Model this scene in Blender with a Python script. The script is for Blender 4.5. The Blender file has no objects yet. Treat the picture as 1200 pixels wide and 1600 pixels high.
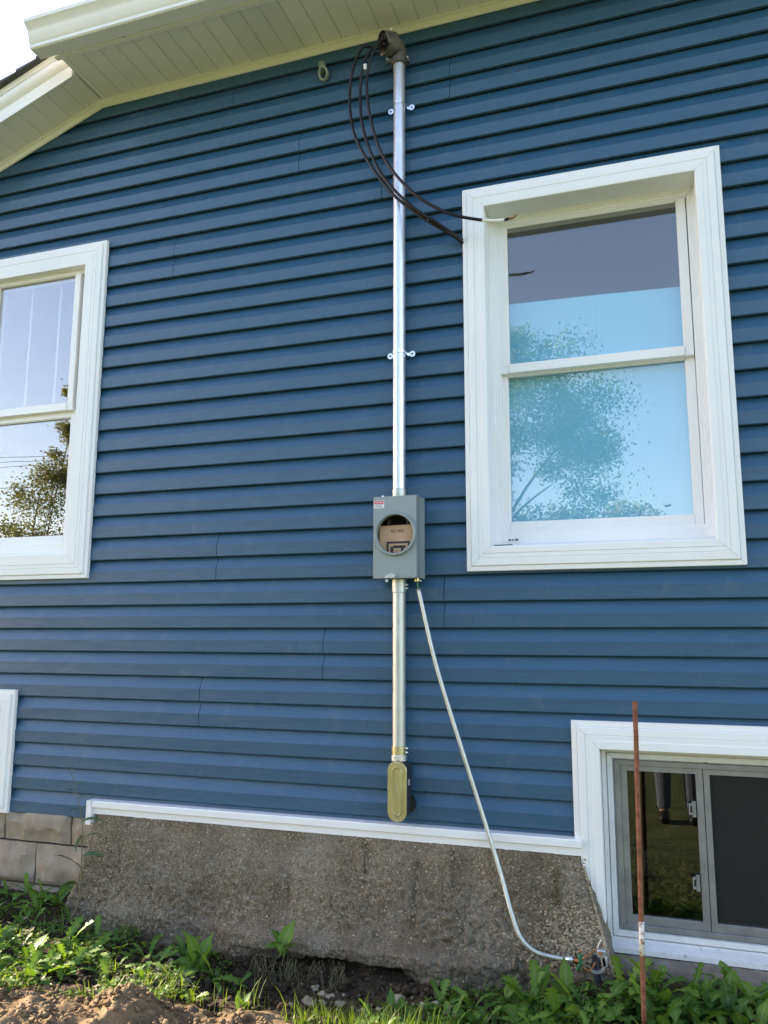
import bpy, bmesh, math, random
from mathutils import Vector, Matrix, noise as mnoise
R = math.radians
scene = bpy.context.scene
col = scene.collection
random.seed(7)

# ------------------------------------------------------------ camera, sky, sun, exposure
cam_d = bpy.data.cameras.new('camera')
cam = bpy.data.objects.new('camera', cam_d)
col.objects.link(cam)
yaw, pitch, roll = -0.32564502625, 0.15667322189, 0.00321407644
fwd = Vector((math.sin(yaw)*math.cos(pitch), math.cos(yaw)*math.cos(pitch), math.sin(pitch)))
right = Vector((math.cos(yaw), -math.sin(yaw), 0))
up = right.cross(fwd)
r2 = right*math.cos(roll) + up*math.sin(roll)
u2 = up*math.cos(roll) - right*math.sin(roll)
m = Matrix((r2, u2, -fwd)).transposed().to_4x4()
m.translation = Vector((0, -3.39223, 0.754546))
cam.matrix_world = m
cam_d.sensor_fit = 'VERTICAL'
cam_d.sensor_height = 36
cam_d.lens = 1250/1600*36
cam_d.clip_start = 0.02
cam_d.clip_end = 1500
scene.camera = cam

SUN_EL, SUN_AZ = 18.0, -81.0       # azimuth measured clockwise from +Y (the wall's back side)
sd = Vector((math.sin(R(SUN_AZ))*math.cos(R(SUN_EL)), math.cos(R(SUN_AZ))*math.cos(R(SUN_EL)), math.sin(R(SUN_EL))))
world = bpy.data.worlds.new('World')
scene.world = world
world.use_nodes = True
wn = world.node_tree
bg = wn.nodes['Background']
sky = wn.nodes.new('ShaderNodeTexSky')
sky.sky_type = 'NISHITA'
sky.sun_disc = False
sky.sun_elevation = R(SUN_EL)
sky.sun_rotation = R(SUN_AZ)
sky.air_density = 1.0
sky.dust_density = .8
sky.ozone_density = 2.5
wmix = wn.nodes.new('ShaderNodeMix'); wmix.data_type = 'RGBA'; wmix.blend_type = 'MULTIPLY'
wmix.inputs[0].default_value = 1.0
wmix.inputs[7].default_value = (1.25, .98, .86, 1)        # white balance for open shade
wn.links.new(sky.outputs[0], wmix.inputs[6])
wn.links.new(wmix.outputs[2], bg.inputs[0])
bg.inputs[1].default_value = 0.15
sun_d = bpy.data.lights.new('sun', 'SUN')
sun_d.energy = 5.0
sun_d.angle = R(0.5)
sun_d.color = (1.0, 0.83, 0.62)
sun = bpy.data.objects.new('sun', sun_d)
col.objects.link(sun)
sun.rotation_euler = sd.to_track_quat('Z', 'Y').to_euler()
vs = scene.view_settings
vs.view_transform = 'Standard'
vs.look = 'None'
vs.exposure = 2.3
vs.gamma = 1
vs.use_curve_mapping = False
scene.cycles.use_denoising = True
scene.cycles.max_bounces = 8
scene.cycles.transparent_max_bounces = 24
scene.cycles.sample_clamp_indirect = 8

# ------------------------------------------------------------ materials
def new_mat(name):
    m = bpy.data.materials.new(name)
    m.use_nodes = True
    return m, m.node_tree, m.node_tree.nodes['Principled BSDF']
def N(t, typ, **kw):
    n = t.nodes.new(typ)
    for k, v in kw.items():
        if k.startswith('i_'):
            n.inputs[k[2:].replace('_', ' ')].default_value = v
        else:
            setattr(n, k, v)
    return n
def ramp(t, fac, stops):
    r = t.nodes.new('ShaderNodeValToRGB')
    while len(r.color_ramp.elements) > 1:
        r.color_ramp.elements.remove(r.color_ramp.elements[0])
    r.color_ramp.elements[0].position = stops[0][0]
    r.color_ramp.elements[0].color = (*stops[0][1], 1)
    for p, c in stops[1:]:
        e = r.color_ramp.elements.new(p)
        e.color = (*c, 1)
    t.links.new(fac, r.inputs[0])
    return r.outputs[0]
def coords(t, scale=(1, 1, 1), world=True):
    if world:
        src = t.nodes.new('ShaderNodeNewGeometry').outputs['Position']
    else:
        src = t.nodes.new('ShaderNodeTexCoord').outputs['Object']
    mp = t.nodes.new('ShaderNodeMapping')
    mp.inputs['Scale'].default_value = scale
    t.links.new(src, mp.inputs[0])
    return mp.outputs[0]
def noise(t, vec, scale, detail=4, rough=.55):
    n = t.nodes.new('ShaderNodeTexNoise')
    n.inputs['Scale'].default_value = scale
    n.inputs['Detail'].default_value = detail
    n.inputs['Roughness'].default_value = rough
    t.links.new(vec, n.inputs['Vector'])
    return n.outputs[0]
def bump(t, bs, h, dist, strength=1.0, prev=None):
    b = t.nodes.new('ShaderNodeBump')
    b.inputs['Distance'].default_value = dist
    b.inputs['Strength'].default_value = strength
    t.links.new(h, b.inputs['Height'])
    if prev: t.links.new(prev, b.inputs['Normal'])
    t.links.new(b.outputs[0], bs.inputs['Normal'])
    return b.outputs[0]
def mix(t, fac, a, b, typ='MIX'):
    mx = t.nodes.new('ShaderNodeMix')
    mx.data_type = 'RGBA'
    mx.blend_type = typ
    for s, v in ((0, fac), (6, a), (7, b)):
        if isinstance(v, (int, float)): mx.inputs[s].default_value = v
        elif isinstance(v, tuple): mx.inputs[s].default_value = (*v, 1)
        else: t.links.new(v, mx.inputs[s])
    return mx.outputs[2]
def vary(name, c1, c2, scale, rough=.5, metal=0, bscale=None, bdist=0, stretch=(1, 1, 1), spec=.5, world=True, detail=4, rvar=0):
    m, t, b = new_mat(name)
    v = coords(t, stretch, world)
    n = noise(t, v, scale, detail)
    c = ramp(t, n, [(.3, c1), (.7, c2)])
    t.links.new(c, b.inputs['Base Color'])
    b.inputs['Roughness'].default_value = rough
    b.inputs['Metallic'].default_value = metal
    b.inputs['Specular IOR Level'].default_value = spec
    if rvar:
        mr = t.nodes.new('ShaderNodeMapRange')
        mr.inputs['To Min'].default_value = rough-rvar; mr.inputs['To Max'].default_value = rough+rvar
        t.links.new(n, mr.inputs[0]); t.links.new(mr.outputs[0], b.inputs['Roughness'])
    if bscale:
        bump(t, b, noise(t, v, bscale, 5), bdist)
    return m

# vinyl siding: deep blue with faint embossed wood grain running along the boards
def mk_siding():
    m, t, b = new_mat('blue_vinyl')
    v = coords(t, (1, 1, 1))
    big = noise(t, coords(t, (.6, 1, 4)), 1.1, 3)
    g = coords(t, (2.2, 60, 60))
    grain = noise(t, g, 3.0, 5, .65)
    c = ramp(t, big, [(.3, (.018, .074, .141)), (.7, (.024, .086, .158))])
    c = mix(t, .35, c, ramp(t, grain, [(.3, (.015, .064, .125)), (.7, (.030, .095, .175))]))
    dust = noise(t, coords(t, (1, 1, 1)), 9, 6, .7)
    c = mix(t, ramp(t, dust, [(.55, (0, 0, 0)), (.8, (.22, .22, .22))]), c, (.20, .21, .21))
    t.links.new(c, b.inputs['Base Color'])
    rr = t.nodes.new('ShaderNodeMapRange'); rr.inputs['To Min'].default_value = .30; rr.inputs['To Max'].default_value = .42
    t.links.new(grain, rr.inputs[0]); t.links.new(rr.outputs[0], b.inputs['Roughness'])
    b.inputs['Specular IOR Level'].default_value = .62
    nb = bump(t, b, grain, .0006, .8)
    bump(t, b, noise(t, coords(t, (1, 1, 2.5)), 3.4, 3), .016, .35, nb)
    return m
M_SID = mk_siding()
M_TRIM = vary('white_trim', (.74, .75, .75), (.79, .80, .79), 3, .42, bscale=60, bdist=.0004)
M_VINYL = vary('white_vinyl_frame', (.78, .79, .78), (.83, .83, .82), 2, .33)
M_SOFF = vary('ivory_soffit', (.70, .70, .62), (.75, .74, .66), 3, .5, bscale=140, bdist=.0003)
M_GUT = vary('white_gutter_metal', (.72, .73, .72), (.79, .79, .77), 4, .3, rvar=.06)
M_SHING = vary('asphalt_shingle', (.035, .04, .045), (.11, .115, .12), 180, .9, bscale=240, bdist=.003)
def mk_galv(name, c1, c2, rough, sx=40):
    m, t, b = new_mat(name)
    v = coords(t, (1, 1, .35))
    n = noise(t, v, sx, 4, .6)
    st = noise(t, coords(t, (1, 1, .04)), 90, 3)
    c = ramp(t, n, [(.32, c1), (.68, c2)])
    c = mix(t, .3, c, ramp(t, st, [(.35, c1), (.65, c2)]))
    t.links.new(c, b.inputs['Base Color'])
    b.inputs['Metallic'].default_value = .85
    mr = t.nodes.new('ShaderNodeMapRange'); mr.inputs['To Min'].default_value = rough-.07; mr.inputs['To Max'].default_value = rough+.1
    t.links.new(n, mr.inputs[0]); t.links.new(mr.outputs[0], b.inputs['Roughness'])
    bump(t, b, n, .0003)
    return m
M_GALV = mk_galv('galvanized_steel', (.60, .62, .68), (.78, .79, .84), .38)
M_GALV2 = mk_galv('zinc_yellowed_steel', (.46, .49, .45), (.62, .65, .61), .46)
M_YZINC = mk_galv('yellow_zinc_plate', (.44, .41, .21), (.60, .57, .35), .34, 22)
M_BRIGHT = mk_galv('bright_zinc', (.75, .78, .84), (.88, .9, .95), .2)
M_CAST = vary('cast_aluminium_grey', (.085, .08, .074), (.15, .142, .13), 30, .55, .5, 160, .0008)
M_DKCAST = vary('dark_cast_metal', (.03, .033, .045), (.055, .06, .075), 40, .5, .4, 150, .0006)
M_BOX = vary('grey_enamel', (.235, .28, .285), (.265, .305, .31), 6, .38, .1, 300, .00015)
M_BLACK = vary('black_rubber', (.005, .005, .007), (.011, .010, .013), 30, .42, spec=.3)
M_BLKPL = vary('black_plastic', (.008, .008, .009), (.016, .016, .017), 30, .5)
M_WTAPE = vary('white_tape', (.68, .68, .64), (.76, .76, .72), 30, .5)
M_COPPER = vary('copper_wire', (.30, .13, .05), (.48, .22, .09), 60, .35, .9)
M_GREEN = vary('green_insulation', (.01, .12, .05), (.015, .17, .08), 30, .4)
M_GINS = vary('pale_green_porcelain', (.13, .175, .13), (.22, .27, .22), 12, .3)
M_CARD = vary('kraft_cardboard', (.50, .33, .20), (.60, .42, .27), 20, .85)
M_INK = vary('dark_print_ink', (.03, .028, .03), (.05, .045, .05), 40, .8)
M_RED = vary('red_sticker', (.50, .03, .03), (.60, .05, .05), 40, .5)
M_STICK = vary('white_sticker', (.72, .74, .78), (.78, .8, .82), 40, .5)
M_STRIP = vary('grey_strip_vinyl', (.30, .30, .33), (.38, .38, .41), 3, .6)
M_SKYREFL = vary('room_sky_reflection_blue', (.10, .17, .36), (.12, .19, .40), 2, .8)  # blue sky reflection of the right window put into the wall colour
M_DARK = vary('dark_interior', (.02, .02, .022), (.03, .03, .032), 4, .9)
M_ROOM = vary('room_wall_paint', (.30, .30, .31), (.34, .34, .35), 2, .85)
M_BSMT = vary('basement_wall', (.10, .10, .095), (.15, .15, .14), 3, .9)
M_FILM = vary('light_blue_foam_sheet', (.21, .55, .72), (.24, .58, .75), 1.2, .6)
M_ALU = vary('weathered_aluminium', (.22, .225, .23), (.31, .315, .32), 14, .45, .6, 90, .0004)
M_OLDW = None
def mk_peel():
    m, t, b = new_mat('peeling_white_paint')
    n = noise(t, coords(t, (1, 1, 1)), 34, 7, .75)
    n2 = noise(t, coords(t, (1, 1, 1)), 5, 4)
    c = ramp(t, n, [(.30, (.10, .095, .085)), (.335, (.34, .33, .31)), (.36, (.62, .63, .63)), (.8, (.72, .73, .73))])
    c = mix(t, ramp(t, n2, [(.45, (0, 0, 0)), (.8, (.4, .4, .4))]), c, (.42, .43, .42))
    t.links.new(c, b.inputs['Base Color']); b.inputs['Roughness'].default_value = .7
    bump(t, b, n, .002)
    return m
M_OLDW = mk_peel()
def mk_glass(name, refl_ior, tint=(.97, .98, .98)):
    m = bpy.data.materials.new(name); m.use_nodes = True
    t = m.node_tree
    t.nodes.clear()
    out = t.nodes.new('ShaderNodeOutputMaterial')
    tr = t.nodes.new('ShaderNodeBsdfTransparent'); tr.inputs[0].default_value = (*tint, 1)
    gl = t.nodes.new('ShaderNodeBsdfGlossy'); gl.inputs['Roughness'].default_value = .004
    gl.inputs['Color'].default_value = (1, 1, 1, 1)
    lw = t.nodes.new('ShaderNodeLayerWeight'); lw.inputs[0].default_value = .5
    pw = t.nodes.new('ShaderNodeMath'); pw.operation = 'POWER'; pw.inputs[1].default_value = 5
    t.links.new(lw.outputs['Facing'], pw.inputs[0])
    fr = t.nodes.new('ShaderNodeMath'); fr.operation = 'MULTIPLY_ADD'
    fr.inputs[1].default_value = 1-refl_ior; fr.inputs[2].default_value = refl_ior
    t.links.new(pw.outputs[0], fr.inputs[0])
    b = t.nodes.new('ShaderNodeBump'); b.inputs['Distance'].default_value = .002; b.inputs['Strength'].default_value = .05
    t.links.new(noise(t, coords(t, (1, 1, 1)), 1.6, 1), b.inputs['Height'])
    t.links.new(b.outputs[0], gl.inputs['Normal'])
    mx = t.nodes.new('ShaderNodeMixShader')
    t.links.new(fr.outputs[0], mx.inputs[0]); t.links.new(tr.outputs[0], mx.inputs[1]); t.links.new(gl.outputs[0], mx.inputs[2])
    t.links.new(mx.outputs[0], out.inputs[0])
    return m
M_GLASS = mk_glass('window_glass', .10)
M_GLASSL = mk_glass('coated_window_glass', .17)
M_GLASSB = mk_glass('dusty_basement_glass', .045, (.75, .76, .74))
def mk_mesh_screen():
    m = bpy.data.materials.new('insect_screen'); m.use_nodes = True
    t = m.node_tree; b = t.nodes['Principled BSDF']; out = t.nodes['Material Output']
    b.inputs['Base Color'].default_value = (.012, .014, .012, 1); b.inputs['Roughness'].default_value = .7
    tr = t.nodes.new('ShaderNodeBsdfTransparent')
    mx = t.nodes.new('ShaderNodeMixShader'); 
    n = noise(t, coords(t, (30, 1, 6)), 3, 3)
    mr = t.nodes.new('ShaderNodeMapRange'); mr.inputs['To Min'].default_value = .45; mr.inputs['To Max'].default_value = .75
    t.links.new(n, mr.inputs[0]); t.links.new(mr.outputs[0], mx.inputs[0])
    t.links.new(tr.outputs[0], mx.inputs[1]); t.links.new(b.outputs[0], mx.inputs[2]); t.links.new(mx.outputs[0], out.inputs[0])
    return m
M_SCREEN = mk_mesh_screen()
def mk_concrete():
    m, t, b = new_mat('exposed_aggregate_concrete')
    v = coords(t)
    big = noise(t, coords(t, (1, 1, .6)), 3.2, 5, .6)
    c = ramp(t, big, [(.30, (.20, .150, .090)), (.5, (.30, .240, .155)), (.7, (.41, .35, .245))])
    vo = t.nodes.new('ShaderNodeTexVoronoi'); vo.inputs['Scale'].default_value = 150
    t.links.new(v, vo.inputs['Vector'])
    sep = t.nodes.new('ShaderNodeSeparateColor'); t.links.new(vo.outputs['Color'], sep.inputs[0])
    peb = ramp(t, sep.outputs[0], [(0, (.11, .083, .052)), (.35, (.24, .19, .125)), (.75, (.38, .32, .225)), (.95, (.50, .44, .33)), (1, (.62, .57, .46))])
    c = mix(t, .62, c, peb)
    c = mix(t, ramp(t, vo.outputs['Distance'], [(.3, (0, 0, 0)), (.8, (.45, .45, .45))]), c, (.07, .06, .048))
    st = noise(t, coords(t, (9, 1, .5)), 1.6, 4, .6)       # run-down stains
    c = mix(t, ramp(t, st, [(.52, (0, 0, 0)), (.72, (.55, .55, .55))]), c, (.14, .112, .075))
    pale = noise(t, coords(t, (1, 1, 1)), 1.7, 5, .65)
    c = mix(t, ramp(t, pale, [(.55, (0, 0, 0)), (.75, (.3, .3, .3))]), c, (.24, .235, .225))
    damp = noise(t, coords(t, (3.2, 1, 1.2)), 1.5, 6, .7)
    c = mix(t, ramp(t, damp, [(.44, (0, 0, 0)), (.60, (.62, .62, .62))]), c, (.115, .090, .060))
    grey = noise(t, coords(t, (1.4, 1, 2.2)), 1.9, 7, .7)
    c = mix(t, ramp(t, grey, [(.44, (.05, .05, .05)), (.62, (.45, .45, .45))]), c, (.37, .335, .275))
    vo2 = t.nodes.new('ShaderNodeTexVoronoi'); vo2.inputs['Scale'].default_value = 70; t.links.new(v, vo2.inputs['Vector'])
    s2 = t.nodes.new('ShaderNodeSeparateColor'); t.links.new(vo2.outputs['Color'], s2.inputs[0])
    inner = ramp(t, vo2.outputs['Distance'], [(.22, (1, 1, 1)), (.34, (0, 0, 0))])
    pick = ramp(t, s2.outputs[2], [(.84, (0, 0, 0)), (.87, (.8, .8, .8))])
    c = mix(t, mix(t, 1.0, inner, pick, 'MULTIPLY'), c, (.60, .55, .45))
    pick2 = ramp(t, s2.outputs[1], [(.78, (0, 0, 0)), (.80, (.7, .7, .7))])
    c = mix(t, mix(t, 1.0, inner, pick2, 'MULTIPLY'), c, (.07, .055, .04))
    t.links.new(c, b.inputs['Base Color']); b.inputs['Roughness'].default_value = .92
    b.inputs['Specular IOR Level'].default_value = .25
    nb = bump(t, b, vo.outputs['Distance'], .004, .8)
    nb = bump(t, b, noise(t, v, 34, 8, .8), .017, 1, nb)
    bump(t, b, noise(t, v, 120, 5, .8), .005, 1, nb)
    return m
M_CONC = mk_concrete()
M_PEB = vary('pebble_stone', (.16, .125, .08), (.40, .34, .25), 60, .8, bscale=200, bdist=.001)
M_MOSS = vary('moss', (.06, .06, .015), (.12, .11, .03), 60, .95)
M_BLOCK = vary('rockface_block', (.22, .178, .135), (.34, .285, .225), 12, .9, bscale=130, bdist=.003, detail=7)
M_MORT = vary('mortar', (.13, .108, .085), (.19, .16, .13), 40, .95, bscale=150, bdist=.002)
M_SILLC = vary('old_concrete_sill', (.13, .11, .085), (.24, .21, .17), 18, .93, bscale=120, bdist=.004, detail=7)
def mk_soil(name, a, b_, c_):
    m, t, b = new_mat(name)
    v = coords(t)
    n = noise(t, v, 9, 8, .68)
    c = ramp(t, n, [(.30, a), (.52, b_), (.72, c_)])
    vo = t.nodes.new('ShaderNodeTexVoronoi'); vo.inputs['Scale'].default_value = 95; t.links.new(v, vo.inputs['Vector'])
    sep = t.nodes.new('ShaderNodeSeparateColor'); t.links.new(vo.outputs['Color'], sep.inputs[0])
    c = mix(t, ramp(t, sep.outputs[1], [(.95, (0, 0, 0)), (.97, (.35, .35, .35))]), c, (.34, .30, .24))
    t.links.new(c, b.inputs['Base Color']); b.inputs['Roughness'].default_value = .95
    b.inputs['Specular IOR Level'].default_value = .15
    nb = bump(t, b, noise(t, v, 42, 8, .75), .012, 1)
    bump(t, b, vo.outputs['Distance'], .003, .6, nb)
    return m
M_SOIL = mk_soil('dark_topsoil', (.022, .016, .010), (.058, .042, .027), (.13, .095, .062))
M_DIRT = mk_soil('sandy_brown_dirt', (.13, .088, .048), (.225, .158, .092), (.33, .245, .15))
M_LAWN = vary('lawn_grass', (.055, .075, .018), (.14, .165, .05), 5, .9, bscale=30, bdist=.04, detail=8)
def mk_leaf(name, a, b_, trans=.3, rough=.5):
    m, t, b = new_mat(name)
    out = t.nodes['Material Output']
    oi = t.nodes.new('ShaderNodeObjectInfo')
    n = noise(t, coords(t), 14, 4)
    ad = t.nodes.new('ShaderNodeMath'); ad.operation = 'MULTIPLY_ADD'; ad.inputs[1].default_value = .6
    t.links.new(oi.outputs['Random'], ad.inputs[0])
    sc_ = t.nodes.new('ShaderNodeMath'); sc_.operation = 'MULTIPLY'; sc_.inputs[1].default_value = .55
    t.links.new(n, sc_.inputs[0]); t.links.new(sc_.outputs[0], ad.inputs[2])
    c = ramp(t, ad.outputs[0], [(.15, a), (.9, b_)])
    t.links.new(c, b.inputs['Base Color']); b.inputs['Roughness'].default_value = rough
    b.inputs['Specular IOR Level'].default_value = .35
    ra_ = t.nodes.new('ShaderNodeAttribute'); ra_.attribute_name = 'rib'
    c = mix(t, ramp(t, ra_.outputs['Fac'], [(.78, (0, 0, 0)), (.97, (.6, .6, .6))]), c, (.22, .30, .12))
    t.links.new(c, b.inputs['Base Color'])
    tl = t.nodes.new('ShaderNodeBsdfTranslucent')
    c2 = mix(t, 1.0, c, (1.5, 1.35, .45), 'MULTIPLY')
    t.links.new(c2, tl.inputs[0])
    mx = t.nodes.new('ShaderNodeMixShader'); mx.inputs[0].default_value = trans
    t.links.new(b.outputs[0], mx.inputs[1]); t.links.new(tl.outputs[0], mx.inputs[2]); t.links.new(mx.outputs[0], out.inputs[0])
    bump(t, b, noise(t, coords(t), 70, 4), .002, .5)
    return m
M_LEAF = mk_leaf('weed_leaf_green', (.055, .135, .018), (.14, .25, .036), .34, .6)
M_LEAFL = mk_leaf('young_leaf_yellow_green', (.09, .17, .02), (.16, .26, .035), .42)
M_LEAFD = mk_leaf('blue_green_leaf', (.035, .085, .040), (.06, .12, .06), .2)
M_GRASS = mk_leaf('grass_blade', (.07, .13, .022), (.15, .21, .05), .4)
M_STEM = vary('weed_stem', (.09, .10, .04), (.16, .13, .07), 30, .7)
M_TREEL = mk_leaf('tree_foliage', (.045, .085, .014), (.10, .15, .030), .35)
M_TREEL2 = mk_leaf('tree_foliage_yellowish', (.10, .12, .025), (.17, .18, .045), .35)
M_BARK = vary('bark', (.07, .055, .04), (.14, .115, .09), 14, .95, bscale=40, bdist=.01)
M_RUST = vary('rusty_iron', (.13, .045, .022), (.30, .125, .07), 55, .85, .2, 170, .0012, detail=7)
M_JEANS = vary('denim', (.09, .11, .16), (.18, .20, .27), 30, .9)
M_SHIRT = vary('grey_shirt', (.12, .12, .13), (.16, .16, .17), 20, .9)
M_SKIN = vary('skin', (.45, .27, .19), (.52, .33, .24), 10, .55)
M_HAIR = vary('dark_hair', (.03, .02, .015), (.05, .035, .025), 40, .7)
M_POLE = vary('weathered_pole_wood', (.10, .085, .07), (.18, .155, .13), 10, .95)

# ------------------------------------------------------------ helpers
def link(name, me, mat=None, parent=None, smooth=False):
    if mat is not None and not me.materials:
        me.materials.append(mat)
    if smooth:
        for p in me.polygons: p.use_smooth = True
    o = bpy.data.objects.new(name, me)
    col.objects.link(o)
    if parent: o.parent = parent
    return o
def mesh(name, V, F, mat=None, parent=None, smooth=False):
    me = bpy.data.meshes.new(name)
    me.from_pydata([tuple(v) for v in V], [], F)
    me.update()
    return link(name, me, mat, parent, smooth)
def empty(name, loc=(0, 0, 0)):
    o = bpy.data.objects.new(name, None); o.location = loc
    o.empty_display_size = .05
    col.objects.link(o)
    return o
def tag(o, label=None, cat=None, group=None, kind=None):
    if label: o['label'] = label
    if cat: o['category'] = cat
    if group: o['group'] = group
    if kind: o['kind'] = kind
    return o
class MB:
    def __init__(s): s.V = []; s.F = []
    def add(s, V, F):
        n = len(s.V); s.V += [tuple(v) for v in V]; s.F += [tuple(i+n for i in f) for f in F]; return s
    def box(s, x0, x1, y0, y1, z0, z1):
        V = [(x, y, z) for x in (x0, x1) for y in (y0, y1) for z in (z0, z1)]
        return s.add(V, [(0, 1, 3, 2), (4, 6, 7, 5), (0, 4, 5, 1), (2, 3, 7, 6), (0, 2, 6, 4), (1, 5, 7, 3)])
    def tube(s, pts, rad, seg=12, caps=True):
        pts = [Vector(p) for p in pts]
        if not isinstance(rad, (list, tuple)): rad = [rad]*len(pts)
        t0 = (pts[1]-pts[0]).normalized()
        nrm = t0.orthogonal().normalized()
        V = []; F = []
        for i, p in enumerate(pts):
            t = (pts[min(i+1, len(pts)-1)]-pts[max(i-1, 0)]).normalized()
            nrm = (nrm - t*nrm.dot(t)).normalized(); bn = t.cross(nrm)
            for k in range(seg):
                a = 2*math.pi*k/seg
                V.append(p + (nrm*math.cos(a)+bn*math.sin(a))*rad[i])
        for i in range(len(pts)-1):
            for k in range(seg):
                k2 = (k+1) % seg
                F.append((i*seg+k, i*seg+k2, (i+1)*seg+k2, (i+1)*seg+k))
        if caps:
            F.append(tuple(range(seg-1, -1, -1))); F.append(tuple((len(pts)-1)*seg+k for k in range(seg)))
        return s.add(V, F)
    def build(s, name, mat, parent=None, smooth=False, bevel=0):
        o = mesh(name, s.V, s.F, mat, parent, smooth)
        if bevel:
            b = o.modifiers.new('bevel', 'BEVEL'); b.width = bevel; b.segments = 2; b.limit_method = 'ANGLE'
            b.angle_limit = R(40)
        return o
def smooth_by_angle(o, ang=40):
    me = o.data
    me.polygons.foreach_set('use_smooth', [True]*len(me.polygons))
    bm = bmesh.new(); bm.from_mesh(me)
    for e in bm.edges:
        if len(e.link_faces) == 2 and e.calc_face_angle(0) > R(ang): e.smooth = False
    bm.to_mesh(me); bm.free()
def spline(P, n=8):
    P = [Vector(p) for p in P]; out = []
    for i in range(len(P)-1):
        p0 = P[max(i-1, 0)]; p1 = P[i]; p2 = P[i+1]; p3 = P[min(i+2, len(P)-1)]
        for k in range(n):
            t = k/n
            out.append(.5*((2*p1)+(p2-p0)*t+(2*p0-5*p1+4*p2-p3)*t*t+(-p0+3*p1-3*p2+p3)*t**3))
    out.append(P[-1])
    return out
def mitred(prof, x0, x1, z0, z1, side, lo_mitre=True, hi_mitre=True):
    """one side of a picture-frame moulding; prof = [(inset w, y)], closed outline"""
    V = []; n = len(prof); g = .0006
    for end in (0, 1):
        for w, y in prof:
            if side == 'top': p = ((x0+w+g) if end == 0 else (x1-w-g), y, z1-w)
            elif side == 'bottom': p = ((x0+w+g) if end == 0 else (x1-w-g), y, z0+w)
            elif side == 'left': p = (x0+w, y, (z0+w*lo_mitre+g) if end == 0 else (z1-w-g))
            else: p = (x1-w, y, (z0+w*lo_mitre+g) if end == 0 else (z1-w-g))
            V.append(p)
    F = [(i, (i+1) % n, n+(i+1) % n, n+i) for i in range(n)]
    F += [tuple(range(n-1, -1, -1)), tuple(range(n, 2*n))]
    return V, F
def ring(name, prof, rect, mat, parent, sides=('top', 'bottom', 'left', 'right'), lo=True, joined=False):
    x0, x1, z0, z1 = rect
    mb = MB(); res = []
    for s in sides:
        V, F = mitred(prof, x0, x1, z0, z1, s, lo)
        if joined: mb.add(V, F)
        else: res.append(mesh(name, V, F, mat, parent))
    if joined: res = mb.build(name, mat, parent)
    return res
def fix_normals(o):
    bm = bmesh.new(); bm.from_mesh(o.data); bmesh.ops.recalc_face_normals(bm, faces=bm.faces); bm.to_mesh(o.data); bm.free()

H = .1143
SLOPE = .36207
def soffit_z(x): return 3.751 if x > -2.827 else 3.751 + (x+2.827)*SLOPE

# ------------------------------------------------------------ setting: terrain
def sstep(a, b, x):
    t = min(max((x-a)/(b-a), 0), 1); return t*t*(3-2*t)
def gz(x, y):
    """ground height near the wall"""
    z = -.56
    z += .085*sstep(-.45, .05, y)*sstep(-2.4, -2.7, x)          # rises to the block wall
    z += .09*sstep(-.55, -.05, y)*sstep(-.55, -.25, x)            # rises under the basement window
    tr = sstep(-1.95, -1.5, x)*(1-sstep(-1.12, -.85, x))*math.exp(-((y+.36)/.2)**2)
    z -= .062*tr
    md = (1-sstep(-1.35, -.95, x))
    ridge = math.exp(-((y+.98+.10*math.sin(x*2.3))/.30)**2)
    z += md*ridge*.072
    z += md*.12*math.exp(-((x+1.78)/.12)**2-((y+.86)/.11)**2)*.62   # hump
    z += .035*mnoise.noise(Vector((x*3.1, y*3.1, 0)))*(.5+md*.5)
    z += .016*mnoise.noise(Vector((x*11, y*11, 4)))*(.6+md)
    return z
def near_ground():
    x0, x1, y0, y1 = -6.0, 3.2, -2.0, .06
    xs = []; x = x0
    while x < x1:
        xs.append(x); x += .0115 if -3.6 < x < .7 else .09
    xs.append(x1)
    ys = []; y = y0
    while y < y1:
        ys.append(y); y += .0115 if y > -1.25 else .05
    ys.append(y1)
    V = []
    for yy in ys:
        for xx in xs:
            edge = min(1, min(xx-x0, x1-xx, yy-y0)/.5)
            z = gz(xx, yy)
            md = (1-sstep(-1.4, -1.0, xx))*sstep(-.62, -.78, yy)
            q = Vector((xx, yy, 2))
            if md > .01:
                f1 = 1-abs(mnoise.noise(q*9))*2; f2 = 1-abs(mnoise.noise(q*21+Vector((4, 0, 0))))*2
                z += md*(.016*f1*f1+.011*f2*f2*max(0, mnoise.noise(q*4)+.6)+.010*mnoise.noise(q*44)+.006*mnoise.noise(q*90)-.01)
            else:
                z += .009*mnoise.noise(q*30)+.006*mnoise.noise(q*70)
            V.append((xx, yy, -.57+(z+.57)*max(edge, 0)))
    nx = len(xs)
    F = [(j*nx+i, j*nx+i+1, (j+1)*nx+i+1, (j+1)*nx+i) for j in range(len(ys)-1) for i in range(nx-1)]
    o = mesh('ground', V, F, M_SOIL, None, True)
    o.data.materials.append(M_DIRT); o.data.materials.append(M_LAWN)
    for p in o.data.polygons:
        c = p.center
        if c.y < -1.45+.08*mnoise.noise(Vector((c.x*3, c.y*3, 5))) or (c.x > -.8 and c.y < -.85):
            p.material_index = 2; continue
        if c.x < -1.02+.12*mnoise.noise(Vector((c.x*6, c.y*6, 9))) and c.y < -.70-.05*mnoise.noise(Vector((c.x*5, c.y*5, 1))):
            p.material_index = 1
    tag(o, 'uneven dark soil and sandy dirt along the foundation', None, None, 'structure')
    return o
near_ground()
o = MB()
L = 600
gx0, gx1, gy0 = -5.95, 3.15, -1.95
for a, b, c, d in ((-L, gx0, gy0, L), (gx1, L, gy0, L), (gx0, gx1, .02, L)):
    o.add([(a, c, -.575), (b, c, -.575), (b, d, -.575), (a, d, -.575)], [(0, 1, 2, 3)])
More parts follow.
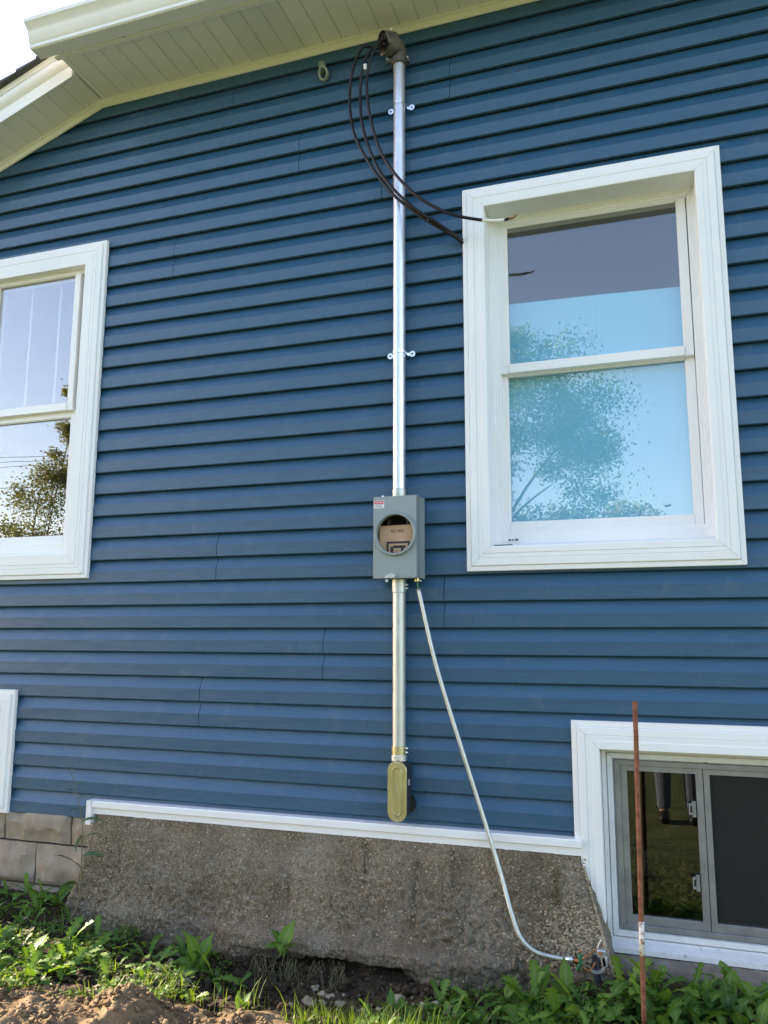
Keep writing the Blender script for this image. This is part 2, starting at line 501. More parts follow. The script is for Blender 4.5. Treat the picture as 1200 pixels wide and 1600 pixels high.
o.add([(-L, -L, -.70), (L, -L, -.70), (L, -3.1, -.70), (-L, -3.1, -.70), (L, gy0, -.575), (-L, gy0, -.575)], [(0, 1, 2, 3), (3, 2, 4, 5)])
lawn = o.build('lawn', M_LAWN); tag(lawn, kind='structure')

# ------------------------------------------------------------ the house
house = empty('house', (-1.2, 1.5, -.6))
tag(house, 'house wall clad in blue dutch lap vinyl siding with white trimmed windows', 'house')
HM = Matrix.Translation(-house.location)
def hp(o):
    """parent to the house keeping place"""
    o.parent = house; o.matrix_parent_inverse = HM
    return o
RW = (-.762, .345, 1.040, 2.813)      # outer casing rectangles
LW = (-3.700, -2.735, 1.053, 2.893)
BW = (-.344, .800, -.400, .432)
SW = (-4.15, -3.132, -.118, .487)
XL, XR = -4.6, 3.2
# siding profile over one lap: (z, y), z measured from the butt
LAP = [(.0045, .0155), (0, .0155), (0, .0045), (.0022, .0006), (.005, 0), (.030, .0006), (.0575, 0.0), (.0615, .0016), (.078, .0100), (.095, .0178), (.1143, .0240)]
def lap_clip(zb, lo, hi):
    pts = [(z, y) for z, y in ((zb+a, b) for a, b in LAP)]
    if lo <= pts[1][0] and hi >= pts[-1][0]: return pts
    body = pts[2:]
    out = []
    for (za, ya), (zc, yc) in zip(body, body[1:]):
        if zc <= lo or za >= hi: continue
        a = max(za, lo); b = min(zc, hi)
        f = lambda z: ya+(yc-ya)*((z-za)/(zc-za) if zc != za else 0)
        if not out: out.append((a, f(a)))
        out.append((b, f(b)))
    if lo <= zb and out: out = pts[:2]+out
    return out
HOLES = [RW, LW, (BW[0], BW[1], -2, BW[3]), (SW[0], SW[1], SW[2], SW[3])]
MG = .05      # siding runs this far under each casing
joints = {3: [-2.065], 5: [-1.435, 1.9], 9: [-2.00, 1.3], 7: [-.870], 23: [-2.32, 1.2], 25: [-1.163], 27: [-1.608, 1.8], 29: [-.820], 13: [1.6], 17: [1.1], 1: [1.5], 31: [-2.0, .9]}
def siding_panel(k, xa, xb):
    mb = MB()
    nseg = max(1, int((xb-xa)/.12))
    xs = [xa+(xb-xa)*i/nseg for i in range(nseg+1)]
    any_ = False
    for lap in (0, 1):
        kk = k+lap; zb = kk*H
        intervals = [(zb, zb+H+.002)]
        xm = (xa+xb)/2
        lo, hi = zb, zb+H+.0005
        for (hx0, hx1, hz0, hz1) in HOLES:
            if hx0+MG-.001 <= xm <= hx1-MG+.001:
                if hz0+MG < hi and hz1-MG > lo:
                    if hz0+MG > lo: hi = min(hi, hz0+MG)
                    elif hz1-MG < hi: lo = max(lo, hz1-MG)
                    else: hi = lo
        if -2.62 < xm < -.33: lo = max(lo, -.04)
        hi = min(hi, soffit_z(xb)-.001)
        if hi-lo < .006: continue
        pr = lap_clip(zb, lo, hi)
        if len(pr) < 2: continue
        any_ = True
        n = len(pr); V = []
        for x in xs:
            w = .0011*mnoise.noise(Vector((x*1.3, kk*3.7, 0)))
            dz = .0012*mnoise.noise(Vector((x*.8, kk*9.1, 5)))
            for z, y in pr: V.append((x, y+w, z+dz))
        F = [(i*n+j, (i+1)*n+j, (i+1)*n+j+1, i*n+j+1) for i in range(nseg) for j in range(n-1)]
        mb.add(V, F)
    if any_:
        o = mb.build('siding_panel', M_SID); smooth_by_angle(o, 9); hp(o)
xcuts = sorted({h[0]+MG for h in HOLES} | {h[1]-MG for h in HOLES})
for k in range(-1, 33, 2):
    z0, z1 = k*H, (k+2)*H
    cuts = {XL, XR}
    for (hx0, hx1, hz0, hz1) in HOLES:
        if hz0+MG < z1 and hz1-MG > z0: cuts |= {hx0+MG, hx1-MG}
    if k == -1: cuts |= {-2.62, -.33}
    if z1 > 3.15:                                     # under the sloping rake soffit
        for q in range(0, 26):
            xq = -2.827-(3.751-(z0-.02))/SLOPE+q*.07
            if xq < -2.827: cuts.add(xq)
    cl = sorted(c for c in cuts if XL <= c <= XR)
    js = joints.get(k, [])
    for a, b in zip(cl, cl[1:]):
        if b-a < .004: continue
        pts = [a]+[j for j in js if a < j < b]+[b]
        for i, (p, q) in enumerate(zip(pts, pts[1:])):
            siding_panel(k, p+(.0014 if i else 0), q-(.0014 if i < len(pts)-2 else 0))

# wall sheathing behind the siding, with real window openings
def wall_cells(x0, x1, z0, z1, holes, y0, y1):
    xs = sorted({x0, x1} | {h[0] for h in holes} | {h[1] for h in holes})
    zs = sorted({z0, z1} | {h[2] for h in holes} | {h[3] for h in holes})
    mb = MB()
    for a, b in zip(xs, xs[1:]):
        run = None
        for c, d in list(zip(zs, zs[1:]))+[(None, None)]:
            solid = c is not None and not any(h[0] <= (a+b)/2 <= h[1] and h[2] <= (c+d)/2 <= h[3] for h in holes)
            if solid: run = (run[0], d) if run else (c, d)
            if not solid and run:
                mb.box(a, b, y0, y1, run[0], run[1]); run = None
    return mb
op = [(RW[0]+.095, RW[1]-.090, RW[2]+.092, RW[3]-.092), (LW[0]+.11, LW[1]-.12, LW[2]+.11, LW[3]-.108),
      (BW[0]+.098, BW[1]-.098, -.43, BW[3]-.096), (SW[0]+.095, SW[1]-.095, SW[2]+.09, SW[3]-.09)]
hp(wall_cells(XL, XR, -.12, 3.745, op, .0285, .15).build('wall_sheathing', M_DARK))
MB_ = MB(); MB_.box(XL, XL+.12, .16, 5, -.12, 3.2); hp(MB_.build('end_wall', M_SID))
MB_ = MB(); MB_.box(XR-.12, XR, .16, 5, -.12, 3.7); hp(MB_.build('end_wall', M_SID))
MB_ = MB(); MB_.box(XL, XR, 5, 5.12, -.12, 3.7); hp(MB_.build('rear_wall', M_SID))

# interior rooms
def room(name, x0, x1, y0, y1, z0, z1, mat):
    mb = MB(); t = .04
    mb.box(x0-t, x1+t, y1, y1+t, z0-t, z1+t); mb.box(x0-t, x0, y0, y1, z0-t, z1+t); mb.box(x1, x1+t, y0, y1, z0-t, z1+t)
    mb.box(x0, x1, y0, y1, z0-t, z0); mb.box(x0, x1, y0, y1, z1, z1+t)
    return hp(mb.build(name, mat))
room('interior_room', -4.3, -1.6, .16, 2.8, .75, 3.35, M_ROOM)
room('interior_room', -1.4, 1.2, .16, 1.6, .75, 3.35, M_SKYREFL)
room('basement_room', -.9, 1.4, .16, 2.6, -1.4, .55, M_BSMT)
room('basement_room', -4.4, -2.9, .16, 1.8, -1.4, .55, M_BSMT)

# foundation walls
def found(x0, x1, zt, y=.03):
    mb = MB(); mb.box(x0, x1, y, .3, -1.4, zt); return mb
hp(found(XL, -2.55, -.12, .034).build('foundation_wall', M_MORT))
hp(found(-2.545, -.24, -.12, .035).build('foundation_wall', M_CONC))
hp(found(.70, XR, -.12, .034).build('foundation_wall', M_CONC))
# rock-faced blocks, each with chipped scalloped front
def rock_block(x0, x1, z0, z1, seed):
    nx, nz = 18, 10; V = []; g = .005
    rx = x0+g; wx = x1-x0-2*g; rz = z0+g; wz = z1-z0-2*g
    rnd = random.Random(seed)
    sc = [(rnd.random()*wx, (-.02 if rnd.random() < .5 else wz+.02), .05+rnd.random()*.035) for _ in range(7)]
    sc += [((-.01 if rnd.random() < .5 else wx+.01), rnd.random()*wz, .05+.02*rnd.random()) for _ in range(3)]
    for j in range(nz+1):
        for i in range(nx+1):
            u = wx*i/nx; v = wz*j/nz
            e = min(u, wx-u, v, wz-v)
            y = -.004-.016*min(1, e/.022)
            for (a, b, r_) in sc:
                d = math.hypot(u-a, (v-b)*.8)
                if d < r_: y = max(y, .002-.015*(d/r_)**2)
            y += .0030*mnoise.noise(Vector(((rx+u)*40, (rz+v)*40, seed)))+.004*mnoise.noise(Vector(((rx+u)*14, (rz+v)*14, seed)))
            V.append((rx+u, y+.012, rz+v))
    F = [(j*(nx+1)+i, j*(nx+1)+i+1, (j+1)*(nx+1)+i+1, (j+1)*(nx+1)+i) for j in range(nz) for i in range(nx)]
    # skirt back to the mortar
    rim = [i for i in range(nx+1)]+[j*(nx+1)+nx for j in range(1, nz+1)]+[nz*(nx+1)+i for i in range(nx-1, -1, -1)]+[j*(nx+1) for j in range(nz-1, 0, -1)]
    base = len(V)
    for i in rim: V.append((V[i][0], .04, V[i][2]))
    n = len(rim)
    F += [(rim[(k+1) % n], rim[k], base+k, base+(k+1) % n) for k in range(n)]
    o = mesh('block', V, F, M_BLOCK); smooth_by_angle(o, 25); hp(o)
for row in range(5):
    zt = -.055-row*.1935
    xj = -3.162 if row % 2 == 0 else -2.959
    x = xj-.406*4
    while x < -2.6:
        if x+.406 > XL:
            rock_block(max(x, XL), min(x+.406, -2.50), zt-.1935, min(zt, -.095), int(row*37+x*10+500))
        x += .406

# battered rough concrete face
def concrete_face():
    nx, nz = 330, 84
    V = []
    ztop, zbot = -.080, -.66
    for j in range(nz+1):
        t = j/nz
        z = ztop+(zbot-ztop)*t
        # profile outward
        if z > -.44: y = -.028-.085*((ztop-z)/(.36))**1.15
        elif z > -.475: y = -.113-.075*sstep(-.44, -.475, z)
        else: y = -.19
        xl = -2.600-.075*t - .03*sstep(-.3, -.5, z)
        xr = -.309+.105*((ztop-z)/.36 if z > -.44 else 1)
        for i in range(nx+1):
            s = i/nx
            x = xl+(xr-xl)*s
            zz = z
            led = sstep(-2.0, -1.6, x)*(1-sstep(-.75, -.55, x))          # footing ledge only mid-wall
            yy = y
            if z < -.44: yy = -.113-(-.113-y)*(.25+.75*led)
            und = sstep(-.515, -.535, z+.02*mnoise.noise(Vector((x*5, 0, 3))))*sstep(-1.75, -1.5, x)*(1-sstep(-1.1, -.9, x))
            yy += und*.13                                               # undercut above the hole
            p = Vector((x, 0, z))
            d = .010*mnoise.noise(p*5)+.005*mnoise.noise(p*17+Vector((3, 0, 0)))
            rough = sstep(-.12, -.4, z)*sstep(.35, -.25, mnoise.noise(p*2.2+Vector((7, 1, 0)))) 
            d += (.0045+.014*rough)*mnoise.noise(p*48)+(.003+.006*rough)*mnoise.noise(p*95)
            # eroded vertical fissures
            for fx, za, zb2, wd in ((-.985, -.16, -.40, .012), (-1.55, -.25, -.36, .010), (-1.21, -.10, -.26, .006), (-.83, -.10, -.25, .006)):
                if zb2 < z < za: d += .013*math.exp(-((x-fx-.012*mnoise.noise(Vector((0, 0, z*22))))/wd)**2)
            e = min(s, 1-s)*2.3
            rnd_ = max(0, 1-e/.035)
            yy += rnd_**2*.03
            V.append((x+.006*mnoise.noise(p*30)*(rnd_ > 0), yy+d, zz))
    w = nx+1
    F = [(j*w+i, (j+1)*w+i, (j+1)*w+i+1, j*w+i+1) for j in range(nz) for i in range(nx)]
    n = len(V)
    # returns at both sides and top, back to the wall
    for j in range(nz+1):
        V.append((V[j*w][0], .06, V[j*w][2]))
    for j in range(nz+1):
        V.append((V[j*w+nx][0], .06, V[j*w+nx][2]))
    for j in range(nz):
        F.append((j*w, n+j, n+j+1, (j+1)*w))
        F.append((j*w+nx, (j+1)*w+nx, n+nz+1+j+1, n+nz+1+j))
    k = len(V)
    for i in range(w): V.append((V[i][0], .06, ztop))
    F += [(i, i+1, k+i+1, k+i) for i in range(nx)]
    o = mesh('concrete_foundation', V, F, M_CONC, None, True)
    fix_normals(o)
    return hp(o)
conc = concrete_face()
def face_y(x, z):
    return -.028-.085*(max(0, (-.08-z)/.36))**1.15 if z > -.44 else -.125
# pebbles standing proud of the concrete
def pebbles():
    rnd = random.Random(3)
    mb = MB()
    ico = bmesh.new(); bmesh.ops.create_icosphere(ico, subdivisions=1, radius=1)
    iv = [v.co.copy() for v in ico.verts]; fi = [tuple(v.index for v in f.verts) for f in ico.faces]; ico.free()
    for i in range(7500):
        if i < 1900:
            x = -.20-abs(rnd.gauss(0, .14)); z = -.46+abs(rnd.gauss(0, .13)); z = min(z, -.12)
            x = min(x, -.318+.105*((-.08-z)/.36)-.004)
            s = (.0026+.0056*rnd.random()**2)*(1 if z < -.28 else .75)
        elif i < 2600:
            x = -2.61+abs(rnd.gauss(0, .07)); z = rnd.uniform(-.46, -.12); s = .0016+.0035*rnd.random()**2
        else:
            x = rnd.uniform(-2.6, -.3); z = rnd.uniform(-.46, -.09); s = .0014+.0036*rnd.random()**2
        y = face_y(x, z)-s*.15
        p = Vector((x, 0, z)); y += .010*mnoise.noise(p*5)+.005*mnoise.noise(p*17+Vector((3, 0, 0)))
        rot = Matrix.Rotation(rnd.random()*6, 3, 'X') @ Matrix.Rotation(rnd.random()*6, 3, 'Y')
        sc = Vector((s*rnd.uniform(.8, 1.4), s*rnd.uniform(.6, .9), s))
        mb.add([Vector((x, y, z))+rot @ Vector((v.x*sc.x, v.y*sc.y, v.z*sc.z)) for v in iv], fi)
    o = mb.build('embedded_pebbles', M_PEB, None, True); o['kind'] = 'stuff'
    return hp(o)
pebbles()
# moss spot
mb = MB(); rnd = random.Random(5)
for i in range(260):
    x = -.415+rnd.gauss(0, .010); z = rnd.uniform(-.26, -.13); y = face_y(x, z)-.004
    s = rnd.uniform(.002, .005); a = rnd.random()*6
    mb.add([(x, y, z), (x+s*math.cos(a), y-.004, z+s*math.sin(a)), (x+s*math.cos(a+1.6), y-.002, z+s*math.sin(a+1.6))], [(0, 1, 2)])
o = mb.build('moss_patch', M_MOSS); o['kind'] = 'stuff'; hp(o)

# white drip trim on the concrete ledge
prof = [(-.020, .02), (-.0195, -.038), (-.024, -.041), (-.049, -.041), (-.0505, -.034), (-.0535, -.028), (-.0815, -.0285), (-.083, -.022), (-.083, .02)]
def extr(prof, xa, xb):
    V = [(xa, y, z) for z, y in prof]+[(xb, y, z) for z, y in prof]; n = len(prof)
    return V, [(i, (i+1) % n, n+(i+1) % n, n+i) for i in range(n)]+[tuple(range(n-1, -1, -1)), tuple(range(n, 2*n))]
o = MB().add(*extr(prof, -2.606, -.316)).build('ledge_trim', M_TRIM); fix_normals(o); hp(o)
prof2 = [(-.0195, .02), (-.019, -.043), (-.130, -.043), (-.131, .02)]
V, F = extr(prof2, -2.636, -2.608)
o = MB().add(V, F).build('ledge_trim_end', M_TRIM, bevel=.001); fix_normals(o); hp(o)

# window casings -------------------------------------------------
def casing_profile(W, back, front=-.026):
    return [(0, .003), (0, front+.010), (.002, front+.008), (.020, front+.007), (.0225, front+.009), (.0235, front+.001), (.026, front),
            (.052, front-.001), (.0535, front+.0015), (.0555, front+.0015), (.057, front-.001), (.074, front-.0005), (.076, front-.003), (W-.003, front-.003), (W, front),
            (W, back), (W-.006, back), (W-.006, .003)]
def casing(win, rect, W, back, sides=('top', 'bottom', 'left', 'right'), lo=True):
    out = ring('casing_board', casing_profile(W, back), rect, M_TRIM, None, sides, lo)
    for o in out:
        fix_normals(o); o.parent = win
def wpart(o, win): o.parent = win; return o
def window_part():
    w = bpy.data.objects.new('window', None); col.objects.link(w); w.empty_display_size = .1
    hp(w); return w
def rect_ring(name, rect, w, y0, y1, mat, win, bevel=.0012):
    x0, x1, z0, z1 = rect
    prof = [(0, y1), (0, y0), (w, y0), (w, y1)]
    mb = MB()
    for s in ('top', 'bottom', 'left', 'right'):
        V, F = mitred(prof, x0, x1, z0, z1, s)
        mb.add(V, F)
    o = mb.build(name, mat, None, False, bevel); fix_normals(o); o.parent = win
    return o
def step_ring(name, rect, prof, mat, win):
    o = ring(name, prof, rect, mat, None, joined=True); fix_normals(o); o.parent = win; return o
def pane(name, x0, x1, z0, z1, y, mat, win):
    mb = MB(); mb.box(x0, x1, y, y+.004, z0, z1)
    o = mb.build(name, mat); o.parent = win; return o
def dhung(rect, glass_up, glass_lo, y_frame, y_up, y_lo, gmat):
    """double-hung sashes inside the opening rect"""
    w = window_part()
    x0, x1, z0, z1 = rect
    step_ring('window_frame', rect, [(-.004, y_up+.05), (-.004, y_frame), (.008, y_frame), (.009, y_frame+.006), (.018, y_frame+.006), (.019, y_frame+.013), (.030, y_frame+.013), (.031, y_frame+.020), (.036, y_frame+.020), (.036, y_up+.05)], M_VINYL, w)
    for nm, (a, b, c, d), y in (('upper_sash', glass_up, y_up), ('lower_sash', glass_lo, y_lo)):
        sw = .036
        top, bot = (.024, .042) if nm == 'upper_sash' else (.036, .044)
        mb = MB()
        mb.box(a-sw, a, y-.018, y+.022, c-bot, d+top); mb.box(b, b+sw, y-.018, y+.022, c-bot, d+top)
        mb.box(a+.0005, b-.0005, y-.018, y+.022, d, d+top); mb.box(a+.0005, b-.0005, y-.018-(.006 if nm == 'upper_sash' else 0), y+.022, c-bot, c)
        o = mb.build(nm, M_VINYL, None, False, .002); o.parent = w
        rect_ring('glazing_bead', (a-.004, b+.004, c-.004, d+.004), .008, y-.012, y-.002, M_VINYL, w, .0008)
        pane('glass', a-.002, b+.002, c-.002, d+.002, y, gmat, w)
    mb = MB(); mb.box(x0+.030, x1-.030, y_up-.020, y_lo+.03, z0+.01, glass_lo[2]-.0445)
    o = mb.build('frame_sill', M_VINYL, None, False, .002); o.parent = w
    return w
# right window
wr = dhung((-.656, .247, 1.143, 2.711), (-.585, .171, 1.996, 2.671), (-.598, .1735, 1.268, 1.950), .098, .140, .166, M_GLASS)
casing(wr, RW, .103, .098)
mb = MB()      # sloped outer sill and weep slots
V = [(-.655, -.005, 1.147), (.246, -.005, 1.147), (.246, .125, 1.172), (-.655, .125, 1.172), (-.655, .125, 1.143), (.246, .125, 1.143), (.246, -.005, 1.1435), (-.655, -.005, 1.1435)]
o = mesh('sill', V, [(0, 1, 2, 3), (6, 1, 0, 7), (3, 2, 5, 4), (7, 4, 5, 6), (0, 3, 4, 7), (1, 6, 5, 2)], M_TRIM); fix_normals(o); o.parent = wr
for k, (xx, ww) in enumerate(((-.598, .010), (-.583, .006), (-.570, .014))):
    mb = MB(); mb.box(xx, xx+ww, .094, .099, 1.180, 1.187); o = mb.build('weep_slot', M_BLKPL); o.parent = wr
mb = MB(); mb.box(-.648, -.57, .02, .026, 1.150, 1.1555); o = mb.build('sealant_gap', M_DARK); o.parent = wr
# left window
wl = dhung((-3.582, -2.864, 1.170, 2.776), (-3.494, -2.960, 2.006, 2.745), (-3.488, -2.950, 1.285, 1.934), .006, .034, .060, M_GLASSL)
casing(wl, LW, .128, .012)
mb = MB(); mb.box(-3.58, -2.866, -.004, .03, 1.1715, 1.20); o = mb.build('sill', M_TRIM, None, False, .002); o.parent = wl
# lower left window (only its right edge is in view)
ws = window_part()
casing(ws, SW, .106, .07)
rect_ring('window_frame', (SW[0]+.10, SW[1]-.10, SW[2]+.1, SW[3]-.1), .05, .06, .11, M_OLDW, ws)
pane('glass', SW[0]+.14, SW[1]-.14, SW[2]+.14, SW[3]-.14, .085, M_GLASSB, ws)
# basement slider
wb = window_part()
casing(wb, BW, .108, .045, ('top', 'left', 'right'), False)
ox0, ox1, oz0, oz1 = BW[0]+.106, BW[1]-.106, -.405, BW[3]-.104
step_ring('old_wood_frame', (ox0+.004, ox1-.004, oz0+.004, oz1-.003), [(0, .12), (0, .040), (.016, .040), (.017, .055), (.020, .055), (.021, .046), (.040, .046), (.041, .075), (.048, .075), (.048, .12)], M_OLDW, wb)
mb = MB()
V = [(ox0, -.012, -.404), (ox1, -.012, -.404), (ox1, .05, -.386), (ox0, .05, -.386), (ox0, -.012, -.422), (ox1, -.012, -.422), (ox1, .05, -.422), (ox0, .05, -.422)]
o = mesh('wood_sill', V, [(0, 1, 2, 3), (4, 5, 1, 0), (4, 7, 6, 5), (0, 3, 7, 4), (1, 5, 6, 2)], M_OLDW); fix_normals(o); o.parent = wb
ax0, ax1, az0, az1 = ox0+.052, ox1-.052, -.357, oz1-.051
rect_ring('aluminium_frame', (ax0, ax1, az0, az1), .020, .058, .115, M_ALU, wb)
def slider(nm, a, b, y, wl_, wr_, mat):
    mb = MB(); c, d = az0+.020, az1-.020
    mb.box(a, a+wl_, y, y+.02, c, d); mb.box(b-wr_, b, y, y+.02, c, d)
    mb.box(a+wl_-.0003, b-wr_+.0003, y, y+.02, c, c+.032); mb.box(a+wl_-.0003, b-wr_+.0003, y, y+.02, d-.022, d)
    o = mb.build(nm, M_ALU, None, False, .0015); o.parent = wb
    pane('glass' if mat != M_SCREEN else 'insect_screen', a+wl_-.002, b-wr_+.002, c+.03, d-.02, y+.009, mat, wb)
slider('sliding_sash', ax0+.020, .142, .066, .026, .026, M_GLASSB)
slider('sliding_sash', .125, ax1-.02, .092, .03, .03, M_GLASSB)
slider('screen_frame', .145, ax1-.021, .0655, .022, .022, M_SCREEN)
for zc in (.105, -.165):
    mb = MB(); mb.box(.098, .112, .058, .066, zc-.030, zc+.030); mb.box(.090, .098, .054, .066, zc-.022, zc-.012); mb.box(.090, .098, .054, .066, zc+.012, zc+.022); mb.box(.086, .091, .054, .060, zc-.022, zc+.022)
    o = mb.build('sash_latch', M_ALU, None, False, .001); o.parent = wb
# rough concrete under the basement window
def sill_conc():
    V = []; nx, nz = 120, 16
    for j in range(nz+1):
        for i in range(nx+1):
            x = -.26+1.2*i/nx; t = j/nz
            if t < .45: y = .01-.075*(t/.45); z = -.4235-.012*(t/.45)
            else: y = -.065-.015*(t-.45); z = -.4355-.3*(t-.45)/.55
            q = Vector((x, y, z))
            V.append((x, y+.006*mnoise.noise(q*22), z+.005*mnoise.noise(q*30+Vector((5, 0, 0)))*(t > .05)))
    w = nx+1
    o = mesh('concrete_sill', V, [(j*w+i, (j+1)*w+i, (j+1)*w+i+1, j*w+i+1) for j in range(nz) for i in range(nx)], M_SILLC, None, True); fix_normals(o)
    return hp(o)
sill_conc()

# ------------------------------------------------------------ soffits, fascia, gutter, roof
YO = -.366
sof = bpy.data.objects.new('soffit', None); col.objects.link(sof); hp(sof)
PW = .1015
def plank(x0, x1, y0, y1, zf, vent=False, t=.012):
    """soffit board with V edges; zf(x) = underside height"""
    v = .0035; V = []; F = []
    prof = [(x0, .006), (x0+v, 0), (x1-v, 0), (x1, .006), (x1, t), (x0, t)]
    for y in (y0, y1):
        for x, dz in prof: V.append((x, y, zf(x)+dz))
    n = len(prof)
    F = [(i, (i+1) % n, n+(i+1) % n, n+i) for i in range(n)]+[tuple(range(n)), tuple(range(2*n-1, n-1, -1))]
    o = mesh('soffit_plank', V, F, M_VENT if vent else M_SOFF); fix_normals(o); o.parent = sof
    return o
def mk_vent():
    m, t, b = new_mat('perforated_soffit')
    v = coords(t, (1, 1, 1))
    # rows of small punched holes
    sep = t.nodes.new('ShaderNodeSeparateXYZ'); t.links.new(v, sep.inputs[0])
    def saw(out, per, off=0):
        a = t.nodes.new('ShaderNodeMath'); a.operation = 'MULTIPLY_ADD'; a.inputs[1].default_value = 1/per; a.inputs[2].default_value = off; t.links.new(out, a.inputs[0])
        f = t.nodes.new('ShaderNodeMath'); f.operation = 'FRACT'; t.links.new(a.outputs[0], f.inputs[0])
        s = t.nodes.new('ShaderNodeMath'); s.operation = 'SUBTRACT'; s.inputs[1].default_value = .5; t.links.new(f.outputs[0], s.inputs[0])
        q = t.nodes.new('ShaderNodeMath'); q.operation = 'MULTIPLY'; t.links.new(s.outputs[0], q.inputs[0]); t.links.new(s.outputs[0], q.inputs[1])
        return q.outputs[0]
    a = saw(sep.outputs[0], .0085); c = saw(sep.outputs[1], .0085)
    ad = t.nodes.new('ShaderNodeMath'); ad.operation = 'ADD'; t.links.new(a, ad.inputs[0]); t.links.new(c, ad.inputs[1])
    lt = t.nodes.new('ShaderNodeMath'); lt.operation = 'LESS_THAN'; lt.inputs[1].default_value = .035; t.links.new(ad.outputs[0], lt.inputs[0])
    cc = mix(t, lt.outputs[0], (.72, .72, .64), (.09, .09, .08))
    t.links.new(cc, b.inputs['Base Color']); b.inputs['Roughness'].default_value = .5
    return m
M_VENT = mk_vent()
zf = lambda x: 3.751
x = -2.827+.006; i = 0
first = -2.7885
edges = [-2.822, first]
while edges[-1] < XR: edges.append(edges[-1]+PW)
for a, b in zip(edges, edges[1:]):
    vent = -1.90 < a < -1.64 or (a > .3 and int((a-.3)/PW) % 12 < 3)
    plank(a, b, -.005, YO+.004, zf, vent)
zr = lambda x: soffit_z(x)
x = -2.832; k = 0
while x > XL-.35:
    plank(x-PW*.94, x, -.005, -.246, zr, False)
    x -= PW*.94; k += 1
# wall channel (J trim) where soffit meets siding
def strip_part(name, V, F, mat):
    o = mesh(name, V, F, mat); fix_normals(o); o.parent = sof; return o
jp = [(.004, .010), (-.002, -.026), (-.014, -.028), (-.016, -.026), (-.030, -.008), (-.032, .0), (-.032, .010)]   # (y offset, z offset)
jp = [(.012, .012), (-.030, .012), (-.033, -.002), (-.033, -.006), (-.014, -.008), (-.012, -.032), (-.006, -.033), (-.004, .0), (.012, .0)]
def channel(name, xa, xb, zfun, prof, mat, flip=1, yb=0):
    V = [(xa, yb+y*flip, zfun(xa)+z) for y, z in prof]+[(xb, yb+y*flip, zfun(xb)+z) for y, z in prof]; n = len(prof)
    return strip_part(name, V, [(i, (i+1) % n, n+(i+1) % n, n+i) for i in range(n)]+[tuple(range(n-1, -1, -1)), tuple(range(n, 2*n))], mat)
wall_ch = [(.010, .010), (-.026, .010), (-.0275, -.004), (-.024, -.006), (-.014, -.006), (-.0125, -.036), (-.006, -.038), (-.002, -.036), (.001, -.004)]
channel('wall_channel', -2.828, XR, zf, wall_ch, M_SOFF)
channel('wall_channel', XL-.3, -2.829, zr, wall_ch, M_SOFF)
# eave fascia
def hbox(name, x0, x1, y0, y1, z0, z1, mat, bevel=.0015):
    mb = MB(); mb.box(x0, x1, y0, y1, z0, z1); return hp(mb.build(name, mat, None, False, bevel))
hbox('fascia_board', -2.835, XR+.2, YO-.030, YO, 3.738, 3.90, M_SOFF)
# gutter: K-style profile, (y, z)
GZ = 3.742
gp = [(-.398, GZ+.145), (-.398, GZ), (-.470, GZ), (-.478, GZ+.006), (-.478, GZ+.022), (-.488, GZ+.034), (-.500, GZ+.075), (-.506, GZ+.090), (-.532, GZ+.112), (-.535, GZ+.128), (-.525, GZ+.131), (-.522, GZ+.120),
      (-.500, GZ+.096), (-.494, GZ+.075), (-.482, GZ+.036), (-.470, GZ+.024), (-.468, GZ+.004), (-.402, GZ+.004), (-.402, GZ+.145)]
gp = [(y-.001, z) for y, z in gp]
gut = bpy.data.objects.new('gutter', None); col.objects.link(gut); hp(gut)
V, F = extr([(z, y) for y, z in gp], -2.912, XR+.2)
o = mesh('gutter_trough', V, F[:-2], M_GUT); fix_normals(o); o.parent = gut; smooth_by_angle(o, 30)
cap = [(y, z) for y, z in gp[:12]]
V = [(-2.910, y, z) for y, z in cap]+[(-2.9135, y, z) for y, z in cap]; n = len(cap)
o = mesh('end_cap', V, [tuple(range(n)), tuple(range(2*n-1, n-1, -1))]+[(i, (i+1) % n, n+(i+1) % n, n+i) for i in range(n)], M_GUT); fix_normals(o); o.parent = gut
# fasteners visible under the gutter
mb = MB(); mb.tube([(-2.40, -.40, GZ-.003), (-2.40, -.40, GZ+.001)], .004, 8); o = mb.build('rivet', M_BRIGHT); o.parent = gut
# rake: fascia mouldings running down to the left
def rake(name, prof, mat, xa=XL-.5, xb=-2.84):
    V = []
    for xx in (xa, xb):
        for y, z in prof: V.append((xx, y, soffit_z(-2.8271)+(xx+2.827)*SLOPE+z))
    n = len(prof)
    o = mesh(name, V, [(i, (i+1) % n, n+(i+1) % n, n+i) for i in range(n)]+[tuple(range(n-1, -1, -1)), tuple(range(n, 2*n))], mat); fix_normals(o); smooth_by_angle(o, 30)
    return hp(o)
rake('rake_fascia', [(-.24, .004), (-.244, -.012), (-.252, -.012), (-.256, .055), (-.268, .066), (-.279, .080), (-.283, .098), (-.283, .112), (-.24, .112)], M_TRIM)
rake('rake_frieze', [(-.24, .116), (-.277, .116), (-.283, .119), (-.288, .152), (-.24, .152)], M_SOFF)
def roof_part(name, V, F, mat, parent):
    o = mesh(name, V, F, mat); fix_normals(o); o.parent = parent; return o
roof = bpy.data.objects.new('roof', None); col.objects.link(roof); hp(roof)
